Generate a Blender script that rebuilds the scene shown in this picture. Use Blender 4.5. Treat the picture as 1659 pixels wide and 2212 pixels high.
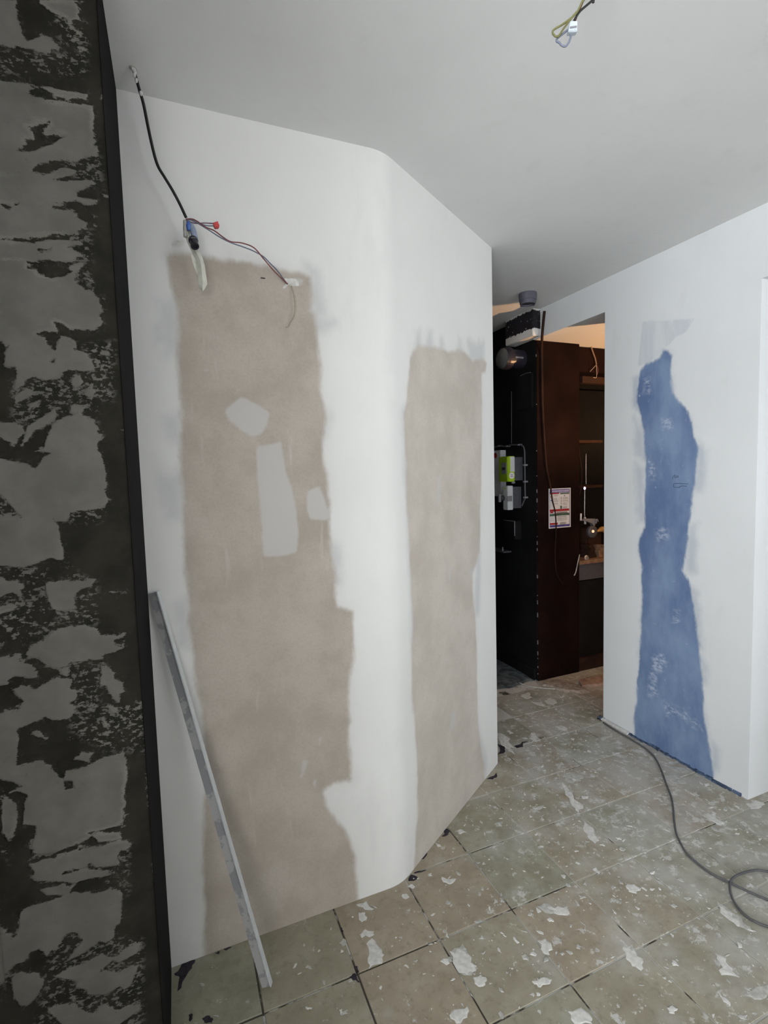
import bpy, bmesh, math, random
import numpy as np
from mathutils import Vector, Matrix, noise as mnoise

# ------------------------------------------------------------------ scene, camera, light
for o in list(bpy.data.objects):
    bpy.data.objects.remove(o, do_unlink=True)
SC = bpy.context.scene
COL = SC.collection
random.seed(7)
rng = np.random.default_rng(7)

W, H = 1659, 2212
FPX = 1095.91
PITCH, ROLL, YAW = 0.0738539, -0.0279199, math.radians(22.26)
CAMZ = 1.6
CEIL = 2.735

cp, sp = math.cos(PITCH), math.sin(PITCH)
cr, sr = math.cos(ROLL), math.sin(ROLL)
cy, sy = math.cos(YAW), math.sin(YAW)
M3 = np.array([[cy, sy, 0], [-sy, cy, 0], [0, 0, 1]])
_f = np.array([0, cp, -sp]); _u = np.array([0, sp, cp]); _r = np.array([1.0, 0, 0])
RT = M3 @ (cr * _r + sr * _u)
UP = M3 @ (-sr * _r + cr * _u)
FW = M3 @ _f

cam_d = bpy.data.cameras.new('camera')
cam = bpy.data.objects.new('camera', cam_d)
COL.objects.link(cam)
cam_d.sensor_fit = 'VERTICAL'
cam_d.sensor_height = 24.0
cam_d.lens = 24.0 * FPX / H
cam_d.clip_start = 0.02
cam.matrix_world = Matrix(((RT[0], UP[0], -FW[0], 0), (RT[1], UP[1], -FW[1], 0), (RT[2], UP[2], -FW[2], CAMZ), (0, 0, 0, 1)))
SC.camera = cam

world = bpy.data.worlds.new('sky'); SC.world = world
world.use_nodes = True
world.node_tree.nodes['Background'].inputs[0].default_value = (0.75, 0.86, 1.0, 1)
world.node_tree.nodes['Background'].inputs[1].default_value = 1.0

def area(name, loc, target, sx, sy_, power, col):
    d = bpy.data.lights.new(name, 'AREA'); d.shape = 'RECTANGLE'; d.size = sx; d.size_y = sy_
    d.energy = power; d.color = col
    o = bpy.data.objects.new(name, d); COL.objects.link(o)
    o.location = loc
    o.rotation_euler = (Vector(target) - Vector(loc)).to_track_quat('-Z', 'Y').to_euler()
    return o
# daylight from two windows of the room behind the photographer, in its left and in its rear wall
area('daylight_left_window', (-2.59, -2.15, 1.6), (0, -2.15, 1.6), 2.0, 1.6, 290, (0.93, 0.97, 1.0))
area('daylight_rear_window', (1.55, -3.19, 1.6), (1.55, 0, 1.6), 1.7, 1.6, 47, (0.97, 0.98, 1.0))

SC.view_settings.view_transform = 'Standard'
SC.view_settings.look = 'None'
SC.view_settings.gamma = 1.0
SC.view_settings.use_curve_mapping = False
SC.view_settings.exposure = -0.06
SC.cycles.use_denoising = True
SC.cycles.max_bounces = 10
SC.cycles.diffuse_bounces = 6

# ------------------------------------------------------------------ photo pixel -> place
def pdir(x, y):
    return M3 @ np.array([0, 0, 0]) + RT * ((x - W / 2) / FPX) - UP * ((y - H / 2) / FPX) + FW
ORG = np.array([0, 0, CAMZ])
def onx(x, y, X):
    d = pdir(x, y); return ORG + d * (X / d[0])
def ony(x, y, Y):
    d = pdir(x, y); return ORG + d * (Y / d[1])
def onz(x, y, z=0.0):
    d = pdir(x, y); return ORG + d * ((z - CAMZ) / d[2])
def onplane(x, y, A, n):
    d = pdir(x, y); n = np.array(n); t = n @ (np.array(A) - ORG) / (n @ d); return ORG + d * t
def crop(pts, x0, y0, s):
    return [(x0 + a / s, y0 + b / s) for a, b in pts]

# ------------------------------------------------------------------ material helpers
def srgb(r, g, b):
    f = lambda c: (c / 255) / 12.92 if c / 255 <= 0.04045 else ((c / 255 + 0.055) / 1.055) ** 2.4
    return (f(r), f(g), f(b), 1)

class NT:
    def __init__(s, name, rough=0.8, spec=0.3):
        s.m = bpy.data.materials.new(name); s.m.use_nodes = True
        s.t = s.m.node_tree; s.b = s.t.nodes['Principled BSDF']
        s.b.inputs['Roughness'].default_value = rough
        s.b.inputs['Specular IOR Level'].default_value = spec
    def n(s, typ, **kw):
        x = s.t.nodes.new(typ)
        for k, v in kw.items(): setattr(x, k, v)
        return x
    def link(s, a, b): s.t.links.new(a, b)
    def put(s, sock, v):
        if hasattr(v, 'is_output'): s.link(v, sock)
        else: sock.default_value = v
    def pos(s):
        if not hasattr(s, '_p'): s._p = s.n('ShaderNodeNewGeometry').outputs['Position']
        return s._p
    def vmul(s, v, k):
        x = s.n('ShaderNodeVectorMath', operation='MULTIPLY'); s.put(x.inputs[0], v); x.inputs[1].default_value = k
        return x.outputs[0]
    def noise(s, scale, detail=4, rough=0.6, vec=None, stretch=None):
        x = s.n('ShaderNodeTexNoise'); x.inputs['Scale'].default_value = scale
        x.inputs['Detail'].default_value = detail; x.inputs['Roughness'].default_value = rough
        v = vec if vec is not None else s.pos()
        if stretch: v = s.vmul(v, stretch)
        s.link(v, x.inputs['Vector']); return x.outputs['Fac']
    def math(s, op, a, b=0.0, clamp=False):
        x = s.n('ShaderNodeMath', operation=op); x.use_clamp = clamp
        s.put(x.inputs[0], a); s.put(x.inputs[1], b); return x.outputs[0]
    def smooth(s, v, lo, hi, a=0.0, b=1.0):
        x = s.n('ShaderNodeMapRange', interpolation_type='SMOOTHSTEP')
        s.put(x.inputs[0], v)
        for i, q in zip((1, 2, 3, 4), (lo, hi, a, b)): x.inputs[i].default_value = q
        return x.outputs[0]
    def mix(s, fac, a, b):
        x = s.n('ShaderNodeMix', data_type='RGBA'); s.put(x.inputs[0], fac); s.put(x.inputs[6], a); s.put(x.inputs[7], b)
        return x.outputs[2]
    def attr(s, name):
        x = s.n('ShaderNodeAttribute'); x.attribute_name = name; return x.outputs['Fac']
    def bump(s, h, strength=0.2, dist=0.002):
        x = s.n('ShaderNodeBump'); x.inputs['Strength'].default_value = strength; x.inputs['Distance'].default_value = dist
        s.link(h, x.inputs['Height']); s.link(x.outputs[0], s.b.inputs['Normal'])
    def base(s, c): s.put(s.b.inputs['Base Color'], c)
    def mask(s, name, scale, amp, soft, detail=5, stretch=None, rough=0.65):
        nz = s.noise(scale, detail, rough, stretch=stretch)
        v = s.math('ADD', s.attr(name), s.math('MULTIPLY', s.math('SUBTRACT', nz, 0.5), amp))
        return s.smooth(v, -soft, soft)

def plain(name, c, rough=0.6, spec=0.3, metal=0.0, var=0.12, scale=40):
    t = NT(name, rough, spec); t.b.inputs['Metallic'].default_value = metal
    nz = t.noise(scale, 3)
    t.base(t.mix(t.smooth(nz, 0.3, 0.7), tuple(x * (1 - var) for x in c[:3]) + (1,), tuple(min(1, x * (1 + var)) for x in c[:3]) + (1,)))
    return t.m

WHITE = (0.74, 0.735, 0.715, 1)
def wall_mat(name, patch=None, white=WHITE, bk=1.0):
    t = NT(name, 0.92, 0.2)
    n1 = t.noise(1.7, 4); n2 = t.noise(9, 4, stretch=(1, 1, 0.35))
    c = t.mix(t.smooth(n1, 0.3, 0.7), tuple(x * 0.95 for x in white[:3]) + (1,), white)
    c = t.mix(t.smooth(n2, 0.55, 0.8, 0, 0.35), c, (0.62, 0.615, 0.60, 1))
    if patch == 'board':
        m = t.mask('sdA', 12, 0.05, 0.013, stretch=(1, 1, 0.5))
        hz = t.mask('sdA', 8, 0.10, 0.05)              # thin skim haze round the bare board
        nb = t.noise(6, 5); nb2 = t.noise(160, 2)
        bc = t.mix(t.smooth(nb, 0.3, 0.7), (0.395 * bk, 0.345 * bk ** 1.15, 0.295 * bk ** 1.3, 1), (0.47 * bk, 0.42 * bk ** 1.15, 0.365 * bk ** 1.3, 1))
        bc = t.mix(t.smooth(nb2, 0.4, 0.7, 0, 0.25), bc, (0.33 * bk, 0.29 * bk, 0.25 * bk, 1))
        st = t.noise(26, 4, stretch=(1, 1, 0.16))
        bc = t.mix(t.smooth(st, 0.62, 0.8, 0, 0.5), bc, (0.56, 0.53, 0.49, 1))
        sk = t.mask('sdB', 30, 0.012, 0.006)
        bc = t.mix(t.math('MULTIPLY', sk, 0.85), bc, (0.52, 0.505, 0.485, 1))
        c = t.mix(t.math('MULTIPLY', hz, 0.35), c, (0.54, 0.53, 0.51, 1))
        sm = t.mask('sdC', 12, 0.08, 0.03, stretch=(1, 1, 0.6))
        c = t.mix(t.math('MULTIPLY', sm, 0.55), c, (0.47, 0.475, 0.48, 1))
        c = t.mix(m, c, bc)
    if patch == 'blue':
        m = t.mask('sdA', 15, 0.05, 0.010, stretch=(1, 1, 0.5))
        hz = t.mask('sdA', 9, 0.10, 0.03)
        nb = t.noise(5, 5, stretch=(1, 1, 0.5))
        bc = t.mix(t.smooth(nb, 0.3, 0.7), srgb(95, 115, 152), srgb(128, 148, 178))
        sc = t.noise(22, 5, 0.7, stretch=(1, 1.2, 0.8))
        bc = t.mix(t.smooth(sc, 0.63, 0.74, 0, 0.6), bc, srgb(190, 198, 212))
        bd_ = t.math('MULTIPLY', t.mask('sdD', 24, 0.05, 0.02, stretch=(1, 1.5, 0.8)), t.smooth(t.noise(60, 5, 0.7, stretch=(1, 0.5, 1)), 0.42, 0.6))
        bc = t.mix(t.math('MULTIPLY', bd_, 0.8), bc, srgb(178, 186, 205))
        c = t.mix(t.math('MULTIPLY', hz, 0.42), c, srgb(165, 174, 190))
        sm = t.mask('sdC', 14, 0.08, 0.03, stretch=(1, 1, 0.6))
        c = t.mix(t.math('MULTIPLY', sm, 0.45), c, srgb(150, 162, 178))
        g = t.mask('sdB', 10, 0.02, 0.006, stretch=(1, 2, 0.3))
        c = t.mix(t.math('MULTIPLY', t.math('MULTIPLY', g, t.smooth(t.noise(7, 3, stretch=(1, 2, 0.3)), 0.35, 0.6, 0.35, 1.0)), 0.36), c, srgb(160, 170, 186))
        c = t.mix(m, c, bc)
    t.base(c)
    t.bump(t.noise(70, 4), 0.10, 0.002)
    return t.m

def plaster_wall_mat():
    "dark masonry with torn plaster and tile adhesive left on it"
    t = NT('torn plaster on dark masonry', 0.95, 0.15)
    n = t.noise(42, 8, 0.72, stretch=(0.8, 1, 1.5))
    nf = t.noise(150, 4, 0.7, stretch=(0.6, 1, 1.5))
    rag = t.noise(9, 3)                                    # where the edges are ragged
    amp = t.smooth(rag, 0.38, 0.60, 0.008, 0.05)
    v = t.math('ADD', t.attr('sdA'), t.math('MULTIPLY', t.math('SUBTRACT', n, 0.5), amp))
    v = t.math('ADD', v, t.math('MULTIPLY', t.math('SUBTRACT', nf, 0.5), 0.013))
    m = t.smooth(v, -0.0009, 0.0012)
    pl = t.mix(t.smooth(t.noise(11, 5), 0.3, 0.7), (0.130, 0.124, 0.110, 1), (0.172, 0.164, 0.147, 1))
    pl = t.mix(t.smooth(t.noise(60, 5), 0.6, 0.8, 0, 0.5), pl, (0.09, 0.086, 0.075, 1))
    dk = t.mix(t.smooth(t.noise(14, 5), 0.3, 0.7), (0.018, 0.017, 0.0135, 1), (0.034, 0.031, 0.024, 1))
    thin = t.math('MULTIPLY', t.smooth(v, -0.014, 0.0), t.smooth(t.noise(120, 5, 0.7), 0.52, 0.70, 0, 0.45))
    dk = t.mix(thin, dk, (0.115, 0.11, 0.097, 1))
    zone = t.smooth(t.attr('sdC'), -0.012, 0.012)
    spk = t.smooth(t.noise(95, 5, 0.68, stretch=(0.8, 1, 1.3)), 0.535, 0.565)
    m = t.math('MAXIMUM', m, t.math('MULTIPLY', zone, t.math('MULTIPLY', spk, 0.9)))
    lip = t.math('MULTIPLY', t.smooth(v, 0.012, 0.002), t.smooth(t.noise(5, 2), 0.55, 0.65, 0, 0.6))   # cleaner, paler torn lips
    pl = t.mix(lip, pl, (0.23, 0.22, 0.19, 1))
    t.base(t.mix(m, dk, pl))
    t.bump(t.math('ADD', t.math('MULTIPLY', m, 0.6), t.math('MULTIPLY', nf, 0.25)), 0.5, 0.003)
    return t.m

def tile_mat():
    t = NT('worn ceramic floor tile', 0.5, 0.4)
    oi = t.n('ShaderNodeObjectInfo')
    nz = t.noise(7, 5); n2 = t.noise(34, 5, 0.7)
    a = t.mix(oi.outputs['Random'], (0.235, 0.226, 0.165, 1), (0.29, 0.238, 0.175, 1))
    b = t.mix(oi.outputs['Random'], (0.32, 0.31, 0.235, 1), (0.365, 0.31, 0.235, 1))
    c = t.mix(t.smooth(nz, 0.3, 0.7), a, b)
    c = t.mix(t.smooth(n2, 0.48, 0.72, 0, 0.5), c, (0.15, 0.135, 0.095, 1))
    # dusty plaster film, thicker towards the doorway where the trowelling was done
    sep = t.n('ShaderNodeSeparateXYZ'); t.link(t.pos(), sep.inputs[0])
    reg = t.smooth(sep.outputs[0], 0.4, 2.2, 0.0, 0.24)
    d = t.noise(5.5, 6, 0.62)
    film = t.smooth(t.math('ADD', d, reg), 0.54, 0.86, 0, 0.62)
    c = t.mix(film, c, (0.47, 0.465, 0.44, 1))
    sp_ = t.noise(21, 6, 0.66)
    c = t.mix(t.smooth(t.math('ADD', sp_, t.math('MULTIPLY', reg, 0.4)), 0.645, 0.71, 0, 0.75), c, (0.56, 0.55, 0.52, 1))
    # soft streaky splashes, half rubbed away
    s3 = t.noise(13, 8, 0.74); s4 = t.noise(3.1, 3)
    c = t.mix(t.smooth(t.math('ADD', s3, t.math('ADD', t.math('MULTIPLY', reg, 0.25), t.math('MULTIPLY', t.math('SUBTRACT', s4, 0.5), 0.25))), 0.625, 0.675, 0, 0.8), c, (0.58, 0.575, 0.555, 1))
    t.base(c)
    rr = t.smooth(film, 0, 0.5, 0.42, 0.85); t.link(rr, t.b.inputs['Roughness'])
    t.bump(t.noise(90, 4), 0.12, 0.002)
    return t.m

def grout_mat():
    t = NT('cement bed in tile joints', 0.95, 0.1)
    sep = t.n('ShaderNodeSeparateXYZ'); t.link(t.pos(), sep.inputs[0])
    c = t.mix(t.smooth(t.math('ADD', t.noise(6, 5, 0.6), t.smooth(sep.outputs[0], 0.3, 1.5, -0.05, 0.10)), 0.47, 0.55), (0.085, 0.078, 0.064, 1), (0.55, 0.54, 0.51, 1))
    t.base(c); return t.m

M = {}
M['white'] = wall_mat('white skimmed wall')
M['board'] = wall_mat('skimmed plasterboard wall with bare board', 'board')
M['board2'] = wall_mat('thinly skimmed plasterboard wall', 'board', bk=1.22)
M['bluewall'] = wall_mat('white wall with bare blue paint', 'blue', white=(0.72, 0.735, 0.745, 1))
M['ceil'] = wall_mat('white painted ceiling', white=(0.73, 0.735, 0.725, 1))
M['torn'] = plaster_wall_mat()
M['blackstrip'] = plain('black sealed edge', (0.0045, 0.004, 0.0048, 1), 0.9, 0.1, var=0.35, scale=14)
M['tile'] = tile_mat()
M['grout'] = grout_mat()
def black_paint(name, c0, c1, chip=(0.30, 0.29, 0.28, 1), amt=0.70, rough=0.55, spec=0.35):
    t = NT(name, rough, spec)
    c = t.mix(t.smooth(t.noise(4, 5), 0.3, 0.7), c0, c1)
    ch = t.smooth(t.noise(38, 4, 0.6, stretch=(1, 1, 0.45)), amt, amt + 0.03)
    t.base(t.mix(ch, c, chip)); return t.m
M['blackwall'] = black_paint('black painted wall', (0.0045, 0.0045, 0.005, 1), (0.009, 0.009, 0.009, 1), (0.12, 0.12, 0.12, 1), amt=0.77, rough=0.7, spec=0.15)
M['brown'] = black_paint('dark brown varnished panel', (0.0065, 0.003, 0.0025, 1), (0.014, 0.006, 0.0047, 1), (0.08, 0.055, 0.045, 1), 0.74, 0.85, 0.06)
M['darkwood'] = black_paint('dark stained wood', (0.02, 0.011, 0.008, 1), (0.045, 0.022, 0.014, 1), (0.12, 0.08, 0.06, 1), 0.76, 0.8, 0.1)
M['wood'] = plain('worn brown timber', (0.20, 0.12, 0.075, 1), 0.7, 0.25, var=0.35, scale=20)
M['plaster'] = plain('dried white plaster', (0.60, 0.59, 0.56, 1), 0.9, 0.15, var=0.12, scale=60)
M['plaster_thin'] = plain('dried thin plaster', (0.44, 0.43, 0.40, 1), 0.9, 0.15, var=0.18, scale=60)
M['mortar'] = plain('dark bitumen mortar', (0.035, 0.030, 0.038, 1), 0.9, 0.2, var=0.4, scale=60)
M['bluemortar'] = plain('blue paint crust', (0.07, 0.10, 0.16, 1), 0.9, 0.2, var=0.5, scale=40)
M['cable_black'] = plain('black cable sheath', (0.013, 0.012, 0.012, 1), 0.5, 0.4)
M['cable_grey'] = plain('dusty grey cable sheath', (0.10, 0.10, 0.105, 1), 0.7, 0.3)
M['wire_red'] = plain('red brown wire', (0.20, 0.055, 0.06, 1), 0.5, 0.4)
M['wire_blue'] = plain('grey blue wire', (0.15, 0.17, 0.23, 1), 0.5, 0.4)
M['wire_purple'] = plain('mauve wire', (0.19, 0.12, 0.17, 1), 0.5, 0.4)
M['wire_yellow'] = plain('yellow green earth wire', (0.15, 0.145, 0.055, 1), 0.6, 0.3)
M['wire_tan'] = plain('tan plastered wire', (0.38, 0.32, 0.24, 1), 0.7, 0.3)
M['tape'] = plain('cream masking tape', (0.62, 0.62, 0.54, 1), 0.8, 0.2, var=0.06)
M['bluetape'] = plain('blue insulating tape', (0.05, 0.13, 0.42, 1), 0.35, 0.5)
M['bluefilm'] = plain('pale blue sleeve', (0.24, 0.29, 0.40, 1), 0.4, 0.5)
M['blackplastic'] = plain('black plastic', (0.02, 0.018, 0.028, 1), 0.35, 0.5)
M['redplastic'] = plain('red plastic', (0.50, 0.05, 0.05, 1), 0.4, 0.5)
M['clearplastic'] = plain('milky plastic', (0.45, 0.49, 0.53, 1), 0.3, 0.5)
M['greyplastic'] = plain('grey plastic', (0.20, 0.20, 0.22, 1), 0.5, 0.4)
M['darkgrey'] = plain('dark grey plastic', (0.07, 0.07, 0.08, 1), 0.5, 0.4)
M['sensorgrey'] = plain('slate grey plastic', (0.10, 0.10, 0.125, 1), 0.6, 0.3)
M['steel'] = plain('steel', (0.45, 0.45, 0.46, 1), 0.4, 0.5, 0.8)
M['lime'] = plain('lime green enamel', (0.34, 0.52, 0.02, 1), 0.4, 0.4, var=0.05)
M['limedark'] = plain('lime green front', (0.24, 0.40, 0.015, 1), 0.4, 0.4, var=0.05)  # darker copy of the lime, shade on the front put into its colour
M['paper'] = plain('white printed paper', (0.72, 0.70, 0.70, 1), 0.6, 0.3, var=0.05)
M['lightgrey'] = plain('light grey enamel', (0.55, 0.57, 0.58, 1), 0.5, 0.3, var=0.05)
M['navy'] = plain('navy print', (0.07, 0.06, 0.26, 1), 0.6, 0.3)
M['lilac'] = plain('lilac print', (0.42, 0.38, 0.60, 1), 0.6, 0.3)
M['redprint'] = plain('red print', (0.36, 0.02, 0.03, 1), 0.6, 0.3)
M['greenprint'] = plain('green print', (0.07, 0.13, 0.09, 1), 0.6, 0.3)
M['greyprint'] = plain('grey print', (0.42, 0.40, 0.40, 1), 0.6, 0.3)
M['pencil'] = plain('pencil mark', (0.05, 0.075, 0.12, 1), 0.7, 0.3)
M['amber'] = plain('amber plastic', (0.42, 0.22, 0.06, 1), 0.5, 0.4)
M['orangeboard'] = plain('orange varnished board', (0.42, 0.15, 0.04, 1), 0.6, 0.3, var=0.25)

def profile_mat():
    t = NT('aluminium with plaster smears', 0.6, 0.4)
    n = t.noise(13, 5, 0.6)
    c = t.mix(t.smooth(n, 0.49, 0.53), (0.43, 0.43, 0.425, 1), (0.30, 0.30, 0.31, 1))
    t.base(c); t.b.inputs['Metallic'].default_value = 0.15
    return t.m
M['alu'] = profile_mat()
def tape_beam_mat():
    t = NT('white beam with torn black coating', 0.7, 0.3)
    sep = t.n('ShaderNodeSeparateXYZ'); t.link(t.pos(), sep.inputs[0])
    v = t.math('ADD', sep.outputs[2], t.math('MULTIPLY', t.math('SUBTRACT', t.noise(45, 6, 0.7), 0.5), 0.05))
    m = t.smooth(v, 2.597, 2.6)
    ch = t.smooth(t.noise(55, 4, 0.6), 0.66, 0.70)
    up = t.smooth(v, 2.722, 2.728)
    m = t.math('MULTIPLY', m, t.math('SUBTRACT', 1.0, t.math('MAXIMUM', ch, up)))
    t.base(t.mix(m, (0.66, 0.65, 0.63, 1), (0.014, 0.013, 0.017, 1))); return t.m
M['beam'] = tape_beam_mat()
t = NT('lamp lens glass', 0.3, 0.5); t.base((0.13, 0.14, 0.14, 1)); M['lens'] = t.m
t = NT('warm glowing bulb'); t.b.inputs['Emission Color'].default_value = (1, 0.45, 0.14, 1); t.b.inputs['Emission Strength'].default_value = 30; t.base((1, 0.7, 0.4, 1)); M['bulb'] = t.m
t = NT('indicator lamp'); t.b.inputs['Emission Color'].default_value = (0.8, 0.55, 1, 1); t.b.inputs['Emission Strength'].default_value = 3; M['indicator'] = t.m
t = NT('glowing orange indicator'); t.b.inputs['Emission Color'].default_value = (1, 0.45, 0.2, 1); t.b.inputs['Emission Strength'].default_value = 1.2; M['indicator2'] = t.m

# ------------------------------------------------------------------ mesh helpers
def tag(o, label=None, cat=None, group=None, kind=None):
    if label: o['label'] = label
    if cat: o['category'] = cat
    if group: o['group'] = group
    if kind: o['kind'] = kind
    return o
def empty(name, loc=(0, 0, 0), label=None, cat=None, group=None):
    o = bpy.data.objects.new(name, None); COL.objects.link(o); o.location = loc
    o.empty_display_size = 0.05
    return tag(o, label, cat, group)
class MB:
    "collects geometry given in room coordinates and links it as one mesh object"
    def __init__(s): s.v = []; s.f = []; s.smooth = []
    def add(s, verts, faces, smooth=False):
        k = len(s.v); s.v += [tuple(map(float, q)) for q in verts]; s.f += [tuple(i + k for i in q) for q in faces]
        s.smooth += [smooth] * len(faces); return s
    def box(s, x0, x1, y0, y1, z0, z1):
        v = [(x, y, z) for z in (z0, z1) for y in (y0, y1) for x in (x0, x1)]
        return s.add(v, [(0, 2, 3, 1), (4, 5, 7, 6), (0, 1, 5, 4), (2, 6, 7, 3), (0, 4, 6, 2), (1, 3, 7, 5)])
    def hexa(s, q):          # 8 points, bottom ring then top ring
        return s.add(q, [(0, 3, 2, 1), (4, 5, 6, 7), (0, 1, 5, 4), (1, 2, 6, 5), (2, 3, 7, 6), (3, 0, 4, 7)])
    def prism(s, poly, n, d):  # planar polygon pushed along n by d
        n = np.array(n) * d; k = len(poly)
        v = [np.array(q) for q in poly] + [np.array(q) + n for q in poly]
        return s.add(v, [tuple(range(k))[::-1], tuple(range(k, 2 * k))] + [(i, (i + 1) % k, (i + 1) % k + k, i + k) for i in range(k)])
    def tube(s, pts, r, seg=8, sub=6):
        P = [np.array(q, float) for q in pts]
        if sub > 1 and len(P) > 2:
            Q = []
            E = [2 * P[0] - P[1]] + P + [2 * P[-1] - P[-2]]
            for i in range(1, len(E) - 2):
                for k in range(sub):
                    u = k / sub
                    Q.append(0.5 * (2 * E[i] + (E[i + 1] - E[i - 1]) * u + (2 * E[i - 1] - 5 * E[i] + 4 * E[i + 1] - E[i + 2]) * u * u + (3 * E[i] - E[i - 1] - 3 * E[i + 1] + E[i + 2]) * u ** 3))
            P = Q + [P[-1]]
        rr = r if hasattr(r, '__len__') else None
        nrm = None; v = []
        for i, p in enumerate(P):
            t_ = P[min(i + 1, len(P) - 1)] - P[max(i - 1, 0)]; t_ = t_ / (np.linalg.norm(t_) + 1e-12)
            if nrm is None:
                a = np.array([0, 0, 1.0]) if abs(t_[2]) < 0.9 else np.array([1.0, 0, 0]); nrm = np.cross(t_, a)
            nrm = nrm - t_ * (nrm @ t_); nrm = nrm / np.linalg.norm(nrm); b = np.cross(t_, nrm)
            ri = r if rr is None else np.interp(i / (len(P) - 1), np.linspace(0, 1, len(rr)), rr)
            for k in range(seg):
                a = 2 * math.pi * k / seg; v.append(p + ri * (math.cos(a) * nrm + math.sin(a) * b))
        f = [(i * seg + k, i * seg + (k + 1) % seg, (i + 1) * seg + (k + 1) % seg, (i + 1) * seg + k) for i in range(len(P) - 1) for k in range(seg)]
        f += [tuple(range(seg))[::-1], tuple((len(P) - 1) * seg + k for k in range(seg))]
        return s.add(v, f, True)
    def lathe(s, o, axis, prof, seg=24):   # prof: (distance along axis, radius)
        o = np.array(o, float); ax = np.array(axis, float); ax /= np.linalg.norm(ax)
        a = np.array([0, 0, 1.0]) if abs(ax[2]) < 0.9 else np.array([1.0, 0, 0])
        n1 = np.cross(ax, a); n1 /= np.linalg.norm(n1); n2 = np.cross(ax, n1); v = []
        for d, r in prof:
            for k in range(seg):
                q = 2 * math.pi * k / seg; v.append(o + ax * d + max(r, 1e-4) * (math.cos(q) * n1 + math.sin(q) * n2))
        f = [(i * seg + k, i * seg + (k + 1) % seg, (i + 1) * seg + (k + 1) % seg, (i + 1) * seg + k) for i in range(len(prof) - 1) for k in range(seg)]
        f += [tuple(range(seg))[::-1], tuple((len(prof) - 1) * seg + k for k in range(seg))]
        return s.add(v, f)
    def build(s, name, mat, parent=None, bevel=0.0, attrs=None):
        me = bpy.data.meshes.new(name); me.from_pydata(s.v, [], s.f); me.update()
        if attrs:
            for k, a in attrs.items():
                at = me.attributes.new(k, 'FLOAT', 'POINT'); b = np.full(len(me.vertices), -1.0, dtype=np.float32); b[:len(a)] = a
                at.data.foreach_set('value', b)
        me.polygons.foreach_set('use_smooth', s.smooth)
        bm = bmesh.new(); bm.from_mesh(me); bmesh.ops.recalc_face_normals(bm, faces=bm.faces) if not attrs else None
        if bevel: bmesh.ops.bevel(bm, geom=list(bm.edges), offset=bevel, segments=2, affect='EDGES', clamp_overlap=True)
        bm.to_mesh(me); bm.free()
        me.materials.append(M[mat] if isinstance(mat, str) else mat)
        o = bpy.data.objects.new(name, me); COL.objects.link(o)
        if parent: 
            o.parent = parent; o.matrix_parent_inverse = Matrix.Translation(-Vector(parent.location)) if parent.type == 'EMPTY' else Matrix.Identity(4)
        return o
def struct(o): o['kind'] = 'structure'; return o

def sdf(P, polys):
    "signed distance (positive inside) from 2-D points P to the union of polygons"
    best = np.full(len(P), -1e9)
    for poly in polys:
        A = np.array(poly); B = np.roll(A, -1, axis=0)
        d2 = np.full(len(P), 1e18); ins = np.zeros(len(P), bool)
        for a, b in zip(A, B):
            e = b - a; w = P - a
            tt = np.clip((w @ e) / (e @ e + 1e-15), 0, 1)
            q = w - tt[:, None] * e; d2 = np.minimum(d2, (q ** 2).sum(1))
            c = ((a[1] > P[:, 1]) != (b[1] > P[:, 1])) & (P[:, 0] < (b[0] - a[0]) * (P[:, 1] - a[1]) / (b[1] - a[1] + 1e-15) + a[0])
            ins ^= c
        best = np.maximum(best, np.where(ins, 1, -1) * np.sqrt(d2))
    return best

def grid_wall(mb, o, e1, e2, L1, L2, step, flip=False):
    "grid from o along unit vectors e1,e2; returns the (s,t) coordinates of the vertices"
    n1 = max(1, int(round(L1 / step))); n2 = max(1, int(round(L2 / step)))
    o = np.array(o, float); e1 = np.array(e1, float); e2 = np.array(e2, float)
    S, T = np.meshgrid(np.linspace(0, L1, n1 + 1), np.linspace(0, L2, n2 + 1))
    P = o + S.reshape(-1, 1) * e1 + T.reshape(-1, 1) * e2
    f = []
    for j in range(n2):
        for i in range(n1):
            a = j * (n1 + 1) + i; q = (a, a + 1, a + n1 + 2, a + n1 + 1)
            f.append(q[::-1] if flip else q)
    mb.add(P, f); return np.stack([S.ravel(), T.ravel()], 1)

# ------------------------------------------------------------------ the shell of the place
YB = 1.722               # plane of the long plasterboard wall
CX = 0.737               # its far corner
XR = 2.453               # plane of the right wall
XP = 2.475               # plane of the black wall in the passage
XS, YS = -0.0975, 1.27   # edge of the torn plaster wall
WA = np.array([CX, YB]); WB = np.array([1.556, 2.255])
WD = (WB - WA) / np.linalg.norm(WB - WA); WL = float(np.linalg.norm(WB - WA))

# --- floor bed and tiles
fl = MB().box(-2.6, 4.6, -3.2, 5.2, -0.15, -0.004).build('floor', 'grout'); struct(fl)
T0X, T0Y, TS = -0.140, 1.4537, 0.2991
tm = MB(); g = 0.0031; b_ = 0.0014
x0, x1 = g, TS - g
tm.add([(x0, x0, -0.01), (x1, x0, -0.01), (x1, x1, -0.01), (x0, x1, -0.01),
        (x0, x0, -b_), (x1, x0, -b_), (x1, x1, -b_), (x0, x1, -b_),
        (x0 + b_, x0 + b_, 0), (x1 - b_, x0 + b_, 0), (x1 - b_, x1 - b_, 0), (x0 + b_, x1 - b_, 0)],
       [(0, 1, 5, 4), (1, 2, 6, 5), (2, 3, 7, 6), (3, 0, 4, 7), (4, 5, 9, 8), (5, 6, 10, 9), (6, 7, 11, 10), (7, 4, 8, 11), (8, 9, 10, 11)])
tile0 = None
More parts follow.
